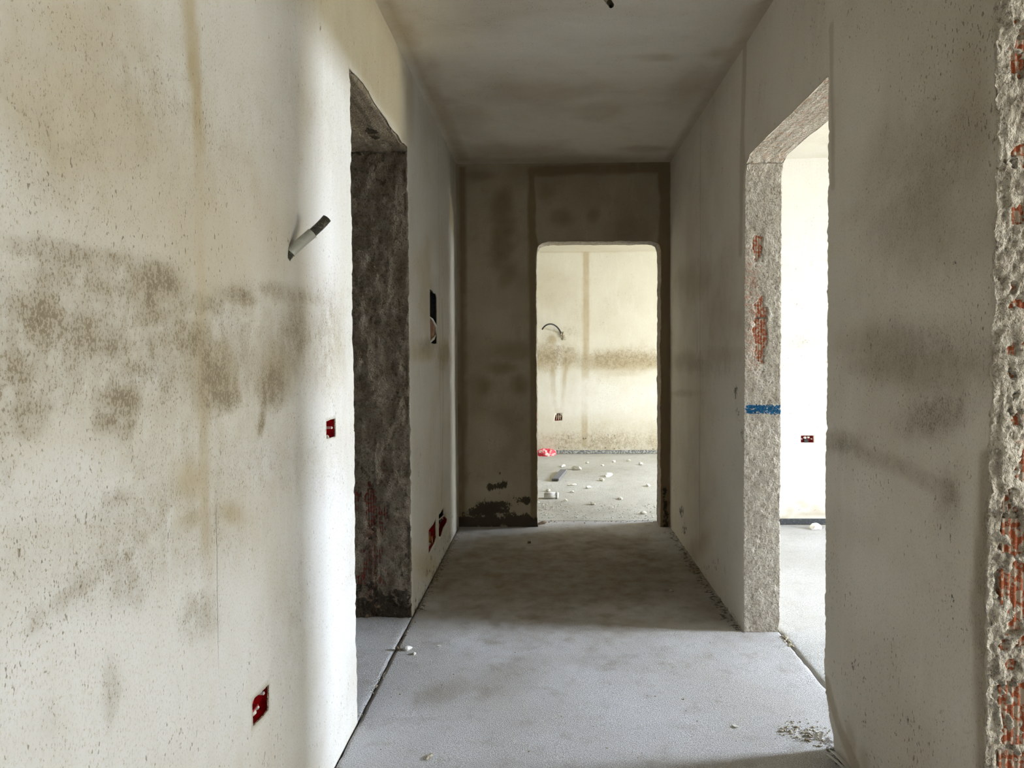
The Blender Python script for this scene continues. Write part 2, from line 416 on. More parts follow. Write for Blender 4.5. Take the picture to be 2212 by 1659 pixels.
    for o in openings:
        du = np.maximum(np.maximum(o[0]-u, u-o[1]), 0); dv = np.maximum(np.maximum(o[2]-v, v-o[3]), 0)
        dist = np.minimum(dist, np.sqrt(du**2+dv**2))
    if rough:
        wgt = np.exp(-(dist/0.011)**1.3); A = amp(u, v)*wgt
        Pn = V+np.array([plane*3.1, 1.7, 0])
        for k in range(3):
            D[:, k] += A*(fbm(Pn*[1, .8, 1], 9, 2, 40+k)*.8+fbm(Pn, 37, 2, 50+k)*.55+fbm(Pn, 130, 2, 60+k)*.7)
        chip = np.maximum(0, fbm(Pn, 30, 3, 90)-.25)*A*3.0*((d < .004) | (d > T-.004))
        D[:, 2] += np.where(d < T/2, chip, -chip)
        hd = np.full(len(V), 9.0)
        for a, b_, c, e in hb:
            hd = np.minimum(hd, np.maximum(np.maximum(a-u, u-b_), np.maximum(c-v, v-e)))
        D[:, 2] += np.where(d < 1e-4, wave*fbm(V*[1, 1, 0], 3.0, 3, 3)*(1-wgt)*sstep(0, .05, hd)*sstep(0.0, .04, v-v0), 0)
    # skim coat flares out a little at the floor
    if extra is not None: D += extra(u, v, d)
    D[:, 1] = np.where(v < v0+.004, 0, D[:, 1]); 
    V = V+D
    W = np.empty_like(V)
    if axis == 'x': W[:, 0] = plane+sg*V[:, 2]; W[:, 1] = V[:, 0]
    else: W[:, 0] = V[:, 0]; W[:, 1] = plane+sg*V[:, 2]
    W[:, 2] = V[:, 1]
    flip = (axis == 'x') == (sg > 0)
    if flip: faces = [f[::-1] for f in faces]
    me = bpy.data.meshes.new(name); me.from_pydata(W.tolist(), [], faces); me.update()
    me.polygons.foreach_set('material_index', fm)
    me.polygons.foreach_set('use_smooth', [True]*len(faces))
    wp = (lambda px, py: on_plane('x', plane, px, py)[[1, 2]]) if axis == 'x' else (lambda px, py: on_plane('y', plane, px, py)[[0, 2]])
    st = np.zeros((len(V), 4))
    fr = d < 0.02
    if len(stains_and_light) and fr.any(): st[fr] = paint_value(np.c_[u, v][fr], stains_and_light, wp)*(dist[fr] > -1)[:, None]
    st[nb:] = 0
    if reveal_stains is not None:
        on = dist < 1e-5
        st[on] = reveal_stains(u[on], v[on], d[on])
    at = me.color_attributes.new('stain_and_light', 'FLOAT_COLOR', 'POINT'); at.data.foreach_set('color', st.astype(np.float32).ravel())
    o = link(name, me, None, mats)
    return struct(o, label)

def slab(name, x0, x1, y0, y1, z, t, mat, step=.05, stains_and_light=(), relief=0.0012, holes=(), label=None, down=True, jag=0.0, yr=()):
    """floor (top face relief) or ceiling (bottom face)"""
    xs = axis_vals(x0, x1, step); ys = axis_vals(y0, y1, step, ranges=yr)
    X, Y = np.meshgrid(xs, ys, indexing='ij'); n, m = X.shape
    P = np.c_[X.ravel(), Y.ravel(), np.zeros(n*m)]
    zz = z+relief*fbm(P, 6, 4, 11)+relief*.5*fbm(P, 40, 2, 12)
    if jag:
        ed = np.minimum(P[:, 0]-x0, x1-P[:, 0]) < 1e-6; P[ed, 0] += jag*fbm(P, 25, 3, 44)[ed]
        zz[ed] -= .0015
    V1 = np.c_[P[:, :2], zz]; V2 = np.c_[P[:, :2], np.full(n*m, z-t if down else z+t)]
    idx = np.arange(n*m).reshape(n, m)
    q = np.stack([idx[:-1, :-1], idx[1:, :-1], idx[1:, 1:], idx[:-1, 1:]], -1).reshape(-1, 4)
    if not down: q = q[:, ::-1]
    faces = q.tolist()
    V = np.r_[V1, V2]; k = n*m
    ring = list(idx[:, 0])+list(idx[-1, 1:])+list(idx[::-1, -1][1:])+list(idx[0, ::-1][1:-1])
    for a, b in zip(ring, ring[1:]+ring[:1]): faces.append([b, a, a+k, b+k] if down else [a, b, b+k, a+k])
    faces.append([idx[0, 0]+k, idx[0, -1]+k, idx[-1, -1]+k, idx[-1, 0]+k] if down else [idx[0, 0]+k, idx[-1, 0]+k, idx[-1, -1]+k, idx[0, -1]+k])
    me = bpy.data.meshes.new(name); me.from_pydata(V.tolist(), [], faces); me.update()
    me.polygons.foreach_set('use_smooth', [True]*len(q)+[False]*(len(faces)-len(q)))
    st = np.zeros((len(V), 4))
    if len(stains_and_light): st[:k] = paint_value(P[:, :2], stains_and_light, lambda px, py: on_plane('z', z, px, py)[:2])
    at = me.color_attributes.new('stain_and_light', 'FLOAT_COLOR', 'POINT'); at.data.foreach_set('color', st.astype(np.float32).ravel())
    return struct(link(name, me, None, [mat]), label)

def mesh_bm(name, bm, mat, parent=None, smooth=False):
    me = bpy.data.meshes.new(name); bmesh.ops.recalc_face_normals(bm, faces=bm.faces); bm.to_mesh(me); bm.free()
    if smooth: me.polygons.foreach_set('use_smooth', [True]*len(me.polygons))
    return link(name, me, parent, [mat] if not isinstance(mat, (list, tuple)) else mat)
def bm_box(bm, c, s, rot=None, bevel=0.0):
    r = bmesh.ops.create_cube(bm, size=1.0); vs = r['verts']
    for v in vs: v.co = Vector((v.co.x*s[0], v.co.y*s[1], v.co.z*s[2]))
    if bevel:
        es = list({e for v in vs for e in v.link_edges}); rb = bmesh.ops.bevel(bm, geom=es, offset=bevel, segments=2, affect='EDGES'); vs = list({v for f in rb['faces'] for v in f.verts} | {v for v in vs if v.is_valid})
    for v in vs:
        if rot is not None: v.co = rot @ v.co
        v.co += Vector(c)
    return vs
def sweep(bm, pts, rad, seg=16, cap=True, hollow=0.0):
    """tube along pts with radius list"""
    P = [Vector(p) for p in pts]; rings = []; n = len(P)
    t0 = (P[1]-P[0]).normalized(); ref = t0.orthogonal().normalized()
    for i in range(n):
        t = (P[min(i+1, n-1)]-P[max(i-1, 0)]).normalized()
        ref = (ref-t*ref.dot(t)).normalized(); bn = t.cross(ref)
        rr = rad[i] if hasattr(rad, '__len__') else rad
        rings.append([bm.verts.new(P[i]+(ref*math.cos(2*math.pi*k/seg)+bn*math.sin(2*math.pi*k/seg))*rr) for k in range(seg)])
    for a, b in zip(rings[:-1], rings[1:]):
        for k in range(seg): bm.faces.new((a[k], a[(k+1) % seg], b[(k+1) % seg], b[k]))
    if cap:
        bm.faces.new(rings[0][::-1]); bm.faces.new(rings[-1])
    return rings
def bez(p0, p1, p2, p3, n):
    o = []
    for i in range(n):
        t = i/(n-1); a = (1-t)
        o.append(Vector(p0)*a**3+Vector(p1)*3*a*a*t+Vector(p2)*3*a*t*t+Vector(p3)*t**3)
    return o
def lump_bm(bm, c, s, seed, sub=2, jag=.35, flat=True):
    r = bmesh.ops.create_icosphere(bm, subdivisions=sub, radius=1.0); vs = r['verts']
    co = np.array([v.co[:] for v in vs]); k = 1+jag*fbm(co+seed*3.7, 1.4, 3, seed)
    rot = Matrix.Rotation(seed*1.3, 3, 'Z')
    for v, q, kk in zip(vs, co, k):
        p = Vector(q*kk); p = Vector((p.x*s[0], p.y*s[1], max(p.z, -.55 if flat else -9)*s[2])); v.co = rot @ p+Vector(c)+Vector((0, 0, s[2]*.5 if flat else 0))

# ------------------------------------------------------------------ dimensions (metres)
XL, XR, YB, ZC = -0.69, 0.91, 5.35, 2.735
TL, TR, TB = 0.34, 0.17, 0.18
YS = -1.6

def holepts(plane, pts): return [tuple(on_plane('x', plane, *p)[[1, 2]]) for p in pts]
H_UP = holepts(XL, [(705, 910), (709, 909), (713, 907), (724.5, 904), (725, 943), (720, 944), (714, 946), (705, 948)])
H_LOW = holepts(XL, [(581, 1478), (580.5, 1532), (570, 1546), (547, 1569), (546, 1545), (545, 1520), (550, 1508), (563, 1497)])
H_NICHE = holepts(XL, [(928.5, 624), (935, 629), (936, 633), (941, 635), (943, 643), (943.5, 690), (943.5, 742), (938, 743), (930, 740), (929, 700)])
H_RB = holepts(XL, [(941, 1122), (941, 1135), (942, 1160), (939, 1172), (933, 1182), (926, 1197), (926.5, 1170), (926, 1146), (930, 1140), (936, 1133)])
H_RC = holepts(XL, [(957.5, 1097), (958, 1114), (966, 1121), (965, 1128), (958, 1140), (952, 1160), (948, 1158), (948, 1112), (952, 1108)])

# ---- stains, each at its place on the wall (0 brown, 1 grit, 2 mud, 3 pale skim), plus painted light and shade
S_LEFT = [
 ('e', 3, .75, 330, 1480, 620, 420, 0), ('e', 3, .6, 120, 1080, 260, 120, 0), ('e', 3, .8, 710, 1250, 90, 460, 0), ('e', 3, .5, 700, 620, 40, 300, 0),  # broad pale ellipses paint cool skylight low on the wall
 ('e', 1, .42, 300, 760, 420, 190, 8), ('e', 1, .5, 330, 640, 330, 40, 10), ('e', 1, .45, 520, 760, 160, 120, 0), ('e', 1, .30, 350, 1150, 300, 140, -15), ('e', 1, .22, 400, 250, 420, 260, 0),
 ('e', 0, .45, 170, 60, 230, 130, 15), ('e', 0, .50, 200, 260, 330, 170, 35), ('e', 0, .40, 360, 400, 300, 200, 50), ('e', 0, .35, 520, 520, 200, 260, 60),
 ('s', 0, .75, 60, [(410, -200), (412, 40), (430, 300)]), ('s', 0, .55, 55, [(430, 250), (432, 560), (438, 900)]), ('s', 0, .55, 45, [(438, 900), (440, 1080), (450, 1240), (458, 1420)]),
 ('s', 0, .45, 60, [(232, -60), (238, 20), (262, 110)]),
 ('e', 0, .30, 660, 150, 22, 260, 0), ('e', 0, .25, 680, 620, 60, 260, 0),
 ('e', 1, .55, 190, 560, 230, 34, 8), ('e', 1, 1.0, 335, 605, 75, 36, 22), ('e', 1, .9, 322, 640, 22, 40, 0), ('e', 1, .95, 520, 640, 48, 26, 20),
 ('e', 1, .80, 110, 690, 150, 60, 12), ('e', 1, .72, 180, 745, 240, 42, 5), ('e', 1, .75, 40, 790, 80, 70, 0), ('e', 1, .55, 80, 880, 100, 50, 5), ('e', 1, .6, 60, 930, 60, 30, 0),
 ('e', 1, .95, 262, 862, 60, 48, 10), ('e', 1, .90, 245, 915, 52, 38, 0), ('e', 1, .6, 300, 800, 140, 30, 12),
 ('e', 1, .95, 470, 800, 50, 75, -15), ('e', 1, .95, 480, 860, 40, 32, 0), ('e', 1, .85, 400, 730, 70, 50, 10), ('e', 1, .7, 330, 690, 70, 26, 5),
 ('e', 1, .75, 640, 720, 45, 85, 0), ('e', 1, .8, 590, 820, 40, 60, 0), ('s', 1, .85, 34, [(588, 800), (570, 870), (563, 925)]), ('e', 1, .6, 640, 640, 110, 24, 12), ('e', 1, .5, 705, 720, 50, 120, 0),
 ('e', 1, .40, 265, 1080, 60, 40, 0), ('e', 1, .36, 350, 1100, 60, 80, 0), ('s', 1, .45, 60, [(310, 1170), (200, 1250), (70, 1340)]), ('e', 1, .46, 275, 1270, 50, 55, 0), ('e', 1, .4, 430, 1330, 50, 60, 0),
 ('e', 1, .36, 15, 1010, 30, 40, 0), ('e', 1, .34, 240, 1500, 25, 90, 0), ('e', 1, .30, 110, 1560, 30, 40, 0), ('e', 1, .25, 560, 1000, 260, 120, 0), ('e', 1, .22, 640, 1350, 60, 220, 0),
 ('e', 0, .75, 412, 1040, 45, 62, 0), ('e', 0, .55, 505, 1110, 45, 34, 30), ('e', 0, .6, 415, 1120, 50, 26, -20), ('e', 0, .5, 470, 800, 60, 90, 0), ('e', 0, .45, 600, 780, 60, 80, 0), ('e', 0, .40, 435, 720, 36, 120, 0),
 ('s', 3, .75, 22, [(360, 1120), (361, 1300), (362, 1430)]), ('e', 3, .55, 150, 1010, 130, 60, 0), ('e', 3, .55, 320, 810, 60, 30, 0), ('e', 3, .35, 490, 690, 44, 50, 20), ('e', 3, .45, 120, 1130, 120, 50, 0),
 ('e', 3, .45, 700, 1250, 60, 330, 0), ('e', 3, .4, 360, 1560, 240, 100, 0), ('e', 3, .5, 560, 1000, 70, 60, 0),
 # beyond the dark doorway
 ('e', 0, .75, 915, 765, 28, 22, 5), ('e', 0, .7, 958, 760, 16, 26, 0), ('e', 0, .5, 920, 620, 18, 120, 0), ('s', 0, .45, 14, [(955, 650), (957, 850), (955, 1080)]), ('e', 1, .5, 925, 745, 30, 16, 0), ('e', 1, .5, 960, 770, 16, 30, 0),
 ('s', 2, .55, 40, [(896, 1330), (930, 1250), (985, 1160)]), ('s', 2, .42, 70, [(900, 1290), (935, 1215), (980, 1150)]), ('e', 2, .34, 905, 1000, 8, 50, 0), ('e', 0, .6, 930, 1230, 30, 50, -50), ('e', 2, .40, 975, 1120, 8, 60, 0),
 ('e', 0, .4, 886, 200, 12, 120, 0), ('s', 0, .7, 16, [(760, -90), (856, 60), (990, 350)]),
]
S_RIGHT = [
 ('s', 0, .75, 16, [(1640, 10), (1540, 180), (1450, 340)]), ('s', 0, .55, 30, [(1608, 100), (1604, 300), (1600, 540)]), ('e', 0, .5, 1560, 680, 50, 110, 0), ('e', 0, .5, 1500, 610, 60, 50, 0),
 ('e', 0, .55, 1480, 780, 40, 26, 0), ('e', 0, .5, 1475, 850, 40, 10, 0), ('e', 0, .45, 1560, 760, 50, 30, 0), ('e', 1, .35, 1530, 790, 70, 30, 0), ('s', 0, .5, 10, [(1508, 560), (1507, 760)]), ('s', 0, .45, 8, [(1511, 900), (1509, 1120)]),
 ('e', 3, .5, 1462, 700, 16, 40, 0), ('e', 3, .4, 1560, 960, 40, 120, 0), ('e', 3, .35, 1470, 900, 24, 60, 0),
 ('e', 2, .58, 1588, 845, 9, 24, 0), ('s', 2, .55, 26, [(1592, 890), (1600, 930), (1606, 975)]), ('e', 2, .72, 1472, 1105, 9, 20, 0), ('e', 2, .66, 1478, 1140, 8, 22, 0), ('s', 2, .45, 8, [(1448, 1020), (1458, 1070)]),
 ('s', 2, .5, 20, [(1450, 1150), (1520, 1250), (1604, 1362)]), ('e', 2, .36, 1540, 1230, 40, 50, 40), ('e', 0, .5, 1500, 1190, 24, 50, 30),
 # pier between the openings
 ('e', 0, .45, 2090, 250, 60, 260, 0), ('e', 0, .35, 1960, 330, 200, 110, -25), ('e', 0, .4, 2000, 480, 220, 160, 0), ('e', 0, .55, 1960, 790, 200, 50, 4), ('e', 0, .5, 1900, 740, 140, 60, 5), ('e', 1, .45, 1980, 760, 200, 80, 5), ('e', 1, .35, 2000, 420, 160, 200, 0),
 ('e', 1, .55, 2010, 900, 90, 50, -20), ('e', 1, .52, 1810, 960, 60, 28, 5), ('s', 1, .30, 46, [(1850, 975), (1960, 1015), (2050, 1065)]), ('s', 0, .22, 44, [(1850, 975), (1960, 1015), (2050, 1065)]), ('e', 1, .5, 2050, 1080, 30, 70, 0),
 ('e', 2, .44, 2058, 1130, 22, 90, 0), ('e', 2, .42, 2050, 1290, 26, 110, 0), ('e', 2, .38, 2080, 1370, 30, 30, 0), ('e', 2, .50, 1866, 1466, 10, 20, 0), ('e', 2, .43, 1885, 1545, 44, 62, 15), ('e', 2, .44, 2060, 650, 20, 60, 0), ('e', 2, .42, 2058, 560, 16, 50, 0),
 ('e', 2, .34, 1850, 1440, 30, 70, 0), ('e', 2, .33, 2000, 1560, 130, 80, 0), ('e', 0, .5, 1828, 1590, 12, 40, 0), ('e', 0, .5, 1855, 1640, 14, 34, 0), ('s', 0, .8, 44, [(1786, 1480), (1800, 1570), (1830, 1660)]),
 ('e', 3, .5, 1870, 1060, 60, 90, 0), ('e', 3, .4, 1850, 230, 60, 180, 0), ('e', 3, .4, 1880, 1280, 80, 110, 0), ('e', 3, .35, 2100, 900, 30, 120, 0),
 ('s', 0, .7, 60, [(2135, 1000), (2120, 1300), (2125, 1700)]), ('s', 1, .5, 60, [(2138, 1000), (2122, 1300), (2128, 1700)]), ('s', 0, .5, 22, [(1796, 60), (1800, 400)]),
]
S_BACK = [
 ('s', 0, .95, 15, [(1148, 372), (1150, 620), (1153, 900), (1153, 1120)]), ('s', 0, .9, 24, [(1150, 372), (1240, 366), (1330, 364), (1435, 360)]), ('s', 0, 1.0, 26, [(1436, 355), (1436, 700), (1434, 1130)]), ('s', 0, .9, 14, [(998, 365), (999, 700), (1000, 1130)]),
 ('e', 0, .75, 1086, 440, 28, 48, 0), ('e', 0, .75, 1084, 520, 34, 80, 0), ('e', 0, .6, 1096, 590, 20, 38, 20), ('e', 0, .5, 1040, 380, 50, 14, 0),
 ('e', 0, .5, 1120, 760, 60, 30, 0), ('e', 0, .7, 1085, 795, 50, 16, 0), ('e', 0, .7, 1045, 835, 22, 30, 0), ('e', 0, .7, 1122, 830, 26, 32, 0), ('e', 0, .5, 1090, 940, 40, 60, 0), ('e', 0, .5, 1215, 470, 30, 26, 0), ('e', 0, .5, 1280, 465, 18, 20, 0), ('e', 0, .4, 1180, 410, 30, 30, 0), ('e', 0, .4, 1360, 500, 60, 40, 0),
 ('e', 1, .35, 1085, 800, 60, 50, 0), ('s', 2, 1.3, 16, [(1058, 1053), (1074, 1050), (1090, 1048)]), ('e', 2, 1.05, 1133, 1081, 28, 13, 12), ('e', 2, 1.1, 1055, 1102, 66, 24, -8), ('s', 2, 1.3, 34, [(996, 1130), (1060, 1124), (1160, 1130)]), ('e', 2, .55, 1110, 1118, 46, 20, 0), ('e', 2, .36, 1080, 1070, 80, 40, 0), ('e', 2, .28, 1070, 1020, 80, 40, 0), ('s', 2, .9, 16, [(1438, 1140), (1438, 1090)]), ('e', 2, .6, 1436, 1060, 8, 60, 0),
 ('e', 3, .6, 1070, 950, 50, 50, 0), ('e', 3, .5, 1070, 700, 50, 50, 0), ('e', 3, .5, 1070, 1060, 60, 30, 0),
]
S_CEIL = [
 ('e', 0, .7, 965, 218, 34, 9, 5), ('e', 0, .5, 1160, 200, 150, 30, 0), ('e', 0, .55, 1500, 180, 70, 40, -20), ('e', 0, .5, 1560, 115, 60, 14, -8), ('e', 0, .5, 1420, 125, 60, 10, 0), ('e', 0, .55, 1100, 325, 130, 16, 0), ('e', 0, .6, 1400, 322, 70, 10, 0), ('e', 0, .6, 1230, 345, 230, 12, 0),
 ('e', 0, .4, 1290, 240, 70, 26, 0), ('e', 0, .45, 930, 150, 30, 40, 0), ('e', 0, .35, 1000, 260, 60, 40, 0), ('s', 0, .7, 14, [(840, 10), (900, 130), (1000, 345)]), ('s', 0, .6, 14, [(1650, 10), (1570, 150), (1450, 345)]), ('e', 3, .4, 1100, 100, 160, 40, 0), ('e', 3, .4, 1300, 60, 200, 30, 0),
]
S_BACKROOM = [
 ('e', 0, .8, 1350, 782, 110, 26, 0), ('e', 1, .9, 1350, 776, 120, 26, 0), ('e', 0, .75, 1185, 775, 70, 26, 0), ('e', 1, .9, 1190, 772, 70, 30, 0), ('s', 0, .75, 14, [(1266, 545), (1266, 700), (1262, 960)]),
 ('s', 0, .85, 10, [(1192, 790), (1196, 850), (1204, 890)]), ('s', 0, .75, 9, [(1222, 790), (1216, 860), (1213, 890)]), ('e', 0, .8, 1193, 733, 10, 14, 0), ('e', 1, .5, 1195, 730, 26, 18, 0), ('e', 1, .5, 1232, 715, 24, 14, 0), ('s', 0, .5, 8, [(1170, 543), (1240, 541), (1416, 538)]),
 ('e', 1, .75, 1290, 955, 220, 30, 0), ('e', 1, .3, 1290, 920, 190, 30, 0), ('e', 2, .36, 1290, 945, 190, 32, 0), ('e', 0, .5, 1240, 850, 16, 40, 0), ('e', 0, .4, 1340, 808, 60, 5, 0), ('s', 2, .5, 5, [(1160, 968), (1420, 970)]), ('e', 3, .8, 1300, 860, 220, 60, 0), ('e', 0, .25, 1200, 620, 60, 60, 0),  # wide pale ellipse whitens the lower wall
 ('e', 3, .8, 1207, 760, 9, 30, 0), ('s', 3, .8, 9, [(1207, 780), (1206, 880)]),
]
S_RIGHTROOM = [('e', 1, .32, 1735, 740, 80, 22, 0), ('e', 1, .26, 1740, 790, 70, 14, 0), ('e', 0, .6, 1706, 1104, 12, 14, 0), ('e', 0, .6, 1762, 1100, 16, 10, 0), ('e', 0, .5, 1735, 1090, 20, 8, 20), ('s', 0, .7, 8, [(1688, 1116), (1790, 1112)]), ('e', 2, .30, 1738, 1100, 60, 14, 0)]
S_FLOOR = [
 ('e', 0, .95, 1220, 1240, 560, 150, 0), ('e', 0, .8, 1000, 1270, 160, 80, 0), ('e', 0, .8, 1430, 1270, 200, 80, 0), ('e', 0, .35, 1100, 1460, 130, 50, -25), ('e', 1, .5, 900, 1480, 90, 70, 0), ('e', 0, .5, 960, 1500, 80, 34, -20),  # broad brown ellipses paint shade onto the far floor
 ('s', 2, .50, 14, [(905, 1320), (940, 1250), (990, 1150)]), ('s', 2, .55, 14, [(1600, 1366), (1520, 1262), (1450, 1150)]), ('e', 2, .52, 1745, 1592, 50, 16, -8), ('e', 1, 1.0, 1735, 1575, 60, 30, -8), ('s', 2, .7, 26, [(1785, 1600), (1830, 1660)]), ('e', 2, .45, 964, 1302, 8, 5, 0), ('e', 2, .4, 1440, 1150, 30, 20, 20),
 ('s', 1, .9, 14, [(1690, 1372), (1710, 1395)]), ('e', 3, .6, 1180, 1600, 60, 20, 0), ('e', 3, .5, 1050, 1142, 60, 8, 0),  # thin pale ellipse paints spilled daylight at the far threshold
]
S_FLOORBACK = [('e', 1, 1.0, 1210, 1100, 60, 30, 0), ('e', 0, .5, 1230, 1100, 120, 26, 0), ('e', 1, .7, 1370, 1120, 60, 10, 0), ('e', 0, .35, 1290, 1020, 140, 20, 0)]

# ------------------------------------------------------------------ reveal reliefs
def soft_corner(D, u, v, cu, cv, su, r):
    t = np.sqrt((u-cu)**2+(v-cv)**2)/(r*1.3); k = np.where(t < 1, (1-t)**1.4, 0)*r*.30
    D[:, 0] += su*k; D[:, 1] -= k
def extra_back(u, v, d):
    D = np.zeros((len(u), 3)); soft_corner(D, u, v, -.092, 2.15, 1, .075); soft_corner(D, u, v, .838, 2.15, -1, .06)
    return D
def extra_right(u, v, d):
    D = np.zeros((len(u), 3)); soft_corner(D, u, v, 3.33, 2.21, -1, .085); P = np.c_[u*0+2.0, v, d]
    # far jamb (u=3.33): mortar fallen off the clay blocks in two patches
    on = (np.abs(u-3.33) < 1e-4) & (v < 2.2)
    nz = fbm(np.c_[d*1.0, v, u*0], 45, 3, 5)*.45
    k = np.maximum(1-sstep(.5, 1.1, np.sqrt(((d-.075)/.036)**2+((v-1.42)/.20)**2)+nz), 1-sstep(.5, 1.1, np.sqrt(((d-.06)/.028)**2+((v-1.80)/.09)**2)+nz))
    D[:, 0] += np.where(on, .020*sstep(.35, .7, k), 0)
    # near jamb (u=1.478): blocks exposed beyond the plaster edge
    on = (np.abs(u-1.478) < 1e-4) & (v < 2.2)
    q = np.c_[d, v*.7, u*0+3]
    lo = .030-.014*sstep(1.3, .7, v)
    k = sstep(lo, lo+.008, d+.008*fbm(q, 60, 3, 15))*sstep(-.05, .12, fbm(q, 24, 3, 77)+.5*fbm(q, 80, 2, 78)-.12+.14*sstep(1.5, .9, v))
    D[:, 0] += np.where(on, .0145*sstep(.2, .9, k)+.003*fbm(q, 120, 2, 79)+.004*fbm(q, 35, 2, 80), 0)
    # chipped step of the plaster edge on the lower half
    near = np.exp(-np.maximum(1.478-0*u-0-u, 0)*0)
    e = np.exp(-((u-1.478)/.012)**2)*((u >= 1.478-1e-5))*(d < .02)
    D[:, 0] += e*(.006*sstep(1.9, .2, v)+.012*np.maximum(0, fbm(np.c_[u, v, d], 9, 3, 21)))
    # the pier's plaster falls back at its foot
    pier = (u > 1.50) & (u < 2.346+1e-4) & (d < .10)
    D[:, 2] += np.where(pier, .030*sstep(.26, .0, v)*sstep(1.50, 1.60, u), 0)
    return D
def extra_left(u, v, d):
    D = np.zeros((len(u), 3))
    on = (np.abs(u-3.50) < 1e-4)
    p = np.c_[d, v, u*0]
    q = p+.02*np.c_[fbm(p, 9, 2, 1), fbm(p, 9, 2, 2), u*0]
    D[:, 0] += np.where(on & (d > .01), .022*fbm(q*[1, .6, 1], 16, 4, 31)+.012*np.abs(fbm(q, 40, 2, 33)), 0)
    # raked comb grooves showing near the foot
    cg = sstep(1.1, .5, v)*sstep(.035, .01, np.abs(d-.185))
    D[:, 0] += np.where(on, .006*cg*np.sin(d*2*math.pi/.0115), 0)
    nz = fbm(p, 40, 3, 8)*1.3
    k = 1-sstep(.5, 1.1, np.sqrt(((d-.20)/.035)**2+((v-.52)/.15)**2)+nz+.1)
    D[:, 0] += np.where(on, .026*sstep(.4, .75, k), 0)
    ed = np.exp(-np.abs(v-2.31)/.014)*(d < .004)*(u > 2.49-1e-4)*(u < 3.5+1e-4)
    D[:, 1] += ed*(.008+.026*np.maximum(0, fbm(np.c_[u, u*0, d], 11, 3, 91)+.1)); D[:, 2] += ed*.004
    hd = np.abs(v-2.31) < 1e-4
    D[:, 1] += np.where(hd, .012*fbm(np.c_[u, d, v], 18, 3, 35), 0)
    return D
def rs_right(u, v, d):
    o = np.zeros((len(u), 4)); far = np.abs(u-3.33) < .02; near = np.abs(u-1.478) < .02; head = np.abs(v-2.21) < .01
    z0 = on_plane('y', 3.33, 1650, 884)[2]; t = z0+(d-.08)*-.02
    o[:, 3] = np.where(far & ~head, (1-sstep(.014, .030, np.abs(v-t)))*sstep(-.01, .02, d)*sstep(.19, .16, d), 0)
    o[:, 0] = np.where(far, .12+.35*sstep(1.0, 1.3, v)*sstep(2.05, 1.7, v)*sstep(.12, .05, d), 0)
    o[:, 0] = np.where(head, .42, o[:, 0]); o[:, 0] = np.where(near, .35*sstep(.02, .06, d), o[:, 0])
    o[:, 2] = np.where(far, .30*sstep(.25, .0, v), 0)
    return o
def rs_left(u, v, d):
    o = np.zeros((len(u), 4)); far = np.abs(u-3.5) < .02; head = np.abs(v-2.31) < .01
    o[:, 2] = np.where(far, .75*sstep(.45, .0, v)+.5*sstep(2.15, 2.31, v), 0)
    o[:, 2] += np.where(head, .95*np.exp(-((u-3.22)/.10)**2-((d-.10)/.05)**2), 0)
    o[:, 0] = np.where(far, .55*(1-sstep(.02, .06, np.abs(d-.2)))*sstep(.9, .5, v), 0)
    return o

# ------------------------------------------------------------------ the setting
amp_left = lambda u, v: np.where(u > 3.0, .0045, .0035)
amp_right = lambda u, v: np.where(u < 1.6, .0062, .0036)
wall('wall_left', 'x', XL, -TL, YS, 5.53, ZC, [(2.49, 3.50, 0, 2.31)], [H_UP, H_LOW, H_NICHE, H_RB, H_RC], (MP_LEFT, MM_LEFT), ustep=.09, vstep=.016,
     uranges=((.7, 2.5, .018), (3.5, 5.4, .03)), depth_step=.008, amp=amp_left, stains_and_light=S_LEFT, reveal_stains=rs_left, extra=extra_left, label='plastered left corridor wall with patchy damp marks and one rough doorway')
wall('wall_right', 'x', XR, TR, YS, 5.40, 2.76, [(2.346, 3.33, 0, 2.21), (.30, 1.478, 0, 2.21)], [], (MP_RIGHT, MM_RIGHT), ustep=.09, vstep=.0068,
     uranges=((1.4, 2.4, .018), (3.3, 5.4, .03)), depth_step=.0045, fine=.006, amp=amp_right, stains_and_light=S_RIGHT, reveal_stains=rs_right, extra=extra_right, label='grey plastered right corridor wall with two rough openings')
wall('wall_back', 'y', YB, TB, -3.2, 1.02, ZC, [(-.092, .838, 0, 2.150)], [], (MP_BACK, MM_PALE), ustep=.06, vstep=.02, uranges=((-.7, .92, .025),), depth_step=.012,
     amp=lambda u, v: .0055+0*u, stains_and_light=S_BACK, extra=extra_back, label='dim end wall of the corridor with the far doorway')
H_RR = [tuple(on_plane('y', 5.38, *p)[[0, 2]]) for p in [(1730, 941), (1757, 941), (1757.5, 956), (1730, 956)]]
wall('wall_right_room_back', 'y', 5.38, .14, 1.0, 5.75, 2.80, [], [H_RR], (MP_RROOM, MM_PALE), ustep=.06, vstep=.03, stains_and_light=S_RIGHTROOM, uranges=((1.6, 2.2, .02),), rough=True)
H_BR = [tuple(on_plane('y', 9.24, *p)[[0, 2]]) for p in [(1199, 899), (1203, 893), (1209, 893), (1214, 899), (1213.5, 908), (1198, 909)]]
wall('wall_back_room_far', 'y', 9.24, .15, -3.2, 4.75, 2.66, [], [H_BR], (MP_PALE, MM_PALE), ustep=.08, vstep=.025, stains_and_light=S_BACKROOM, uranges=((-.3, 1.6, .025),))
kw = dict(mats=(MP_PLAIN, MM_PALE), ustep=.25, vstep=.25, rough=False)
wall('wall_right_room_window', 'x', 5.60, .15, 1.95, 5.52, 2.80, [(2.72, 3.55, .0, 2.25)], **kw)
wall('wall_right_room_side', 'y', 2.00, -.10, 1.08, 5.75, 2.80, **kw)
wall('wall_near_room_window', 'x', 4.10, .15, -1.6, 1.90, 2.80, [(-.55, 1.15, .0, 2.25)], **kw)
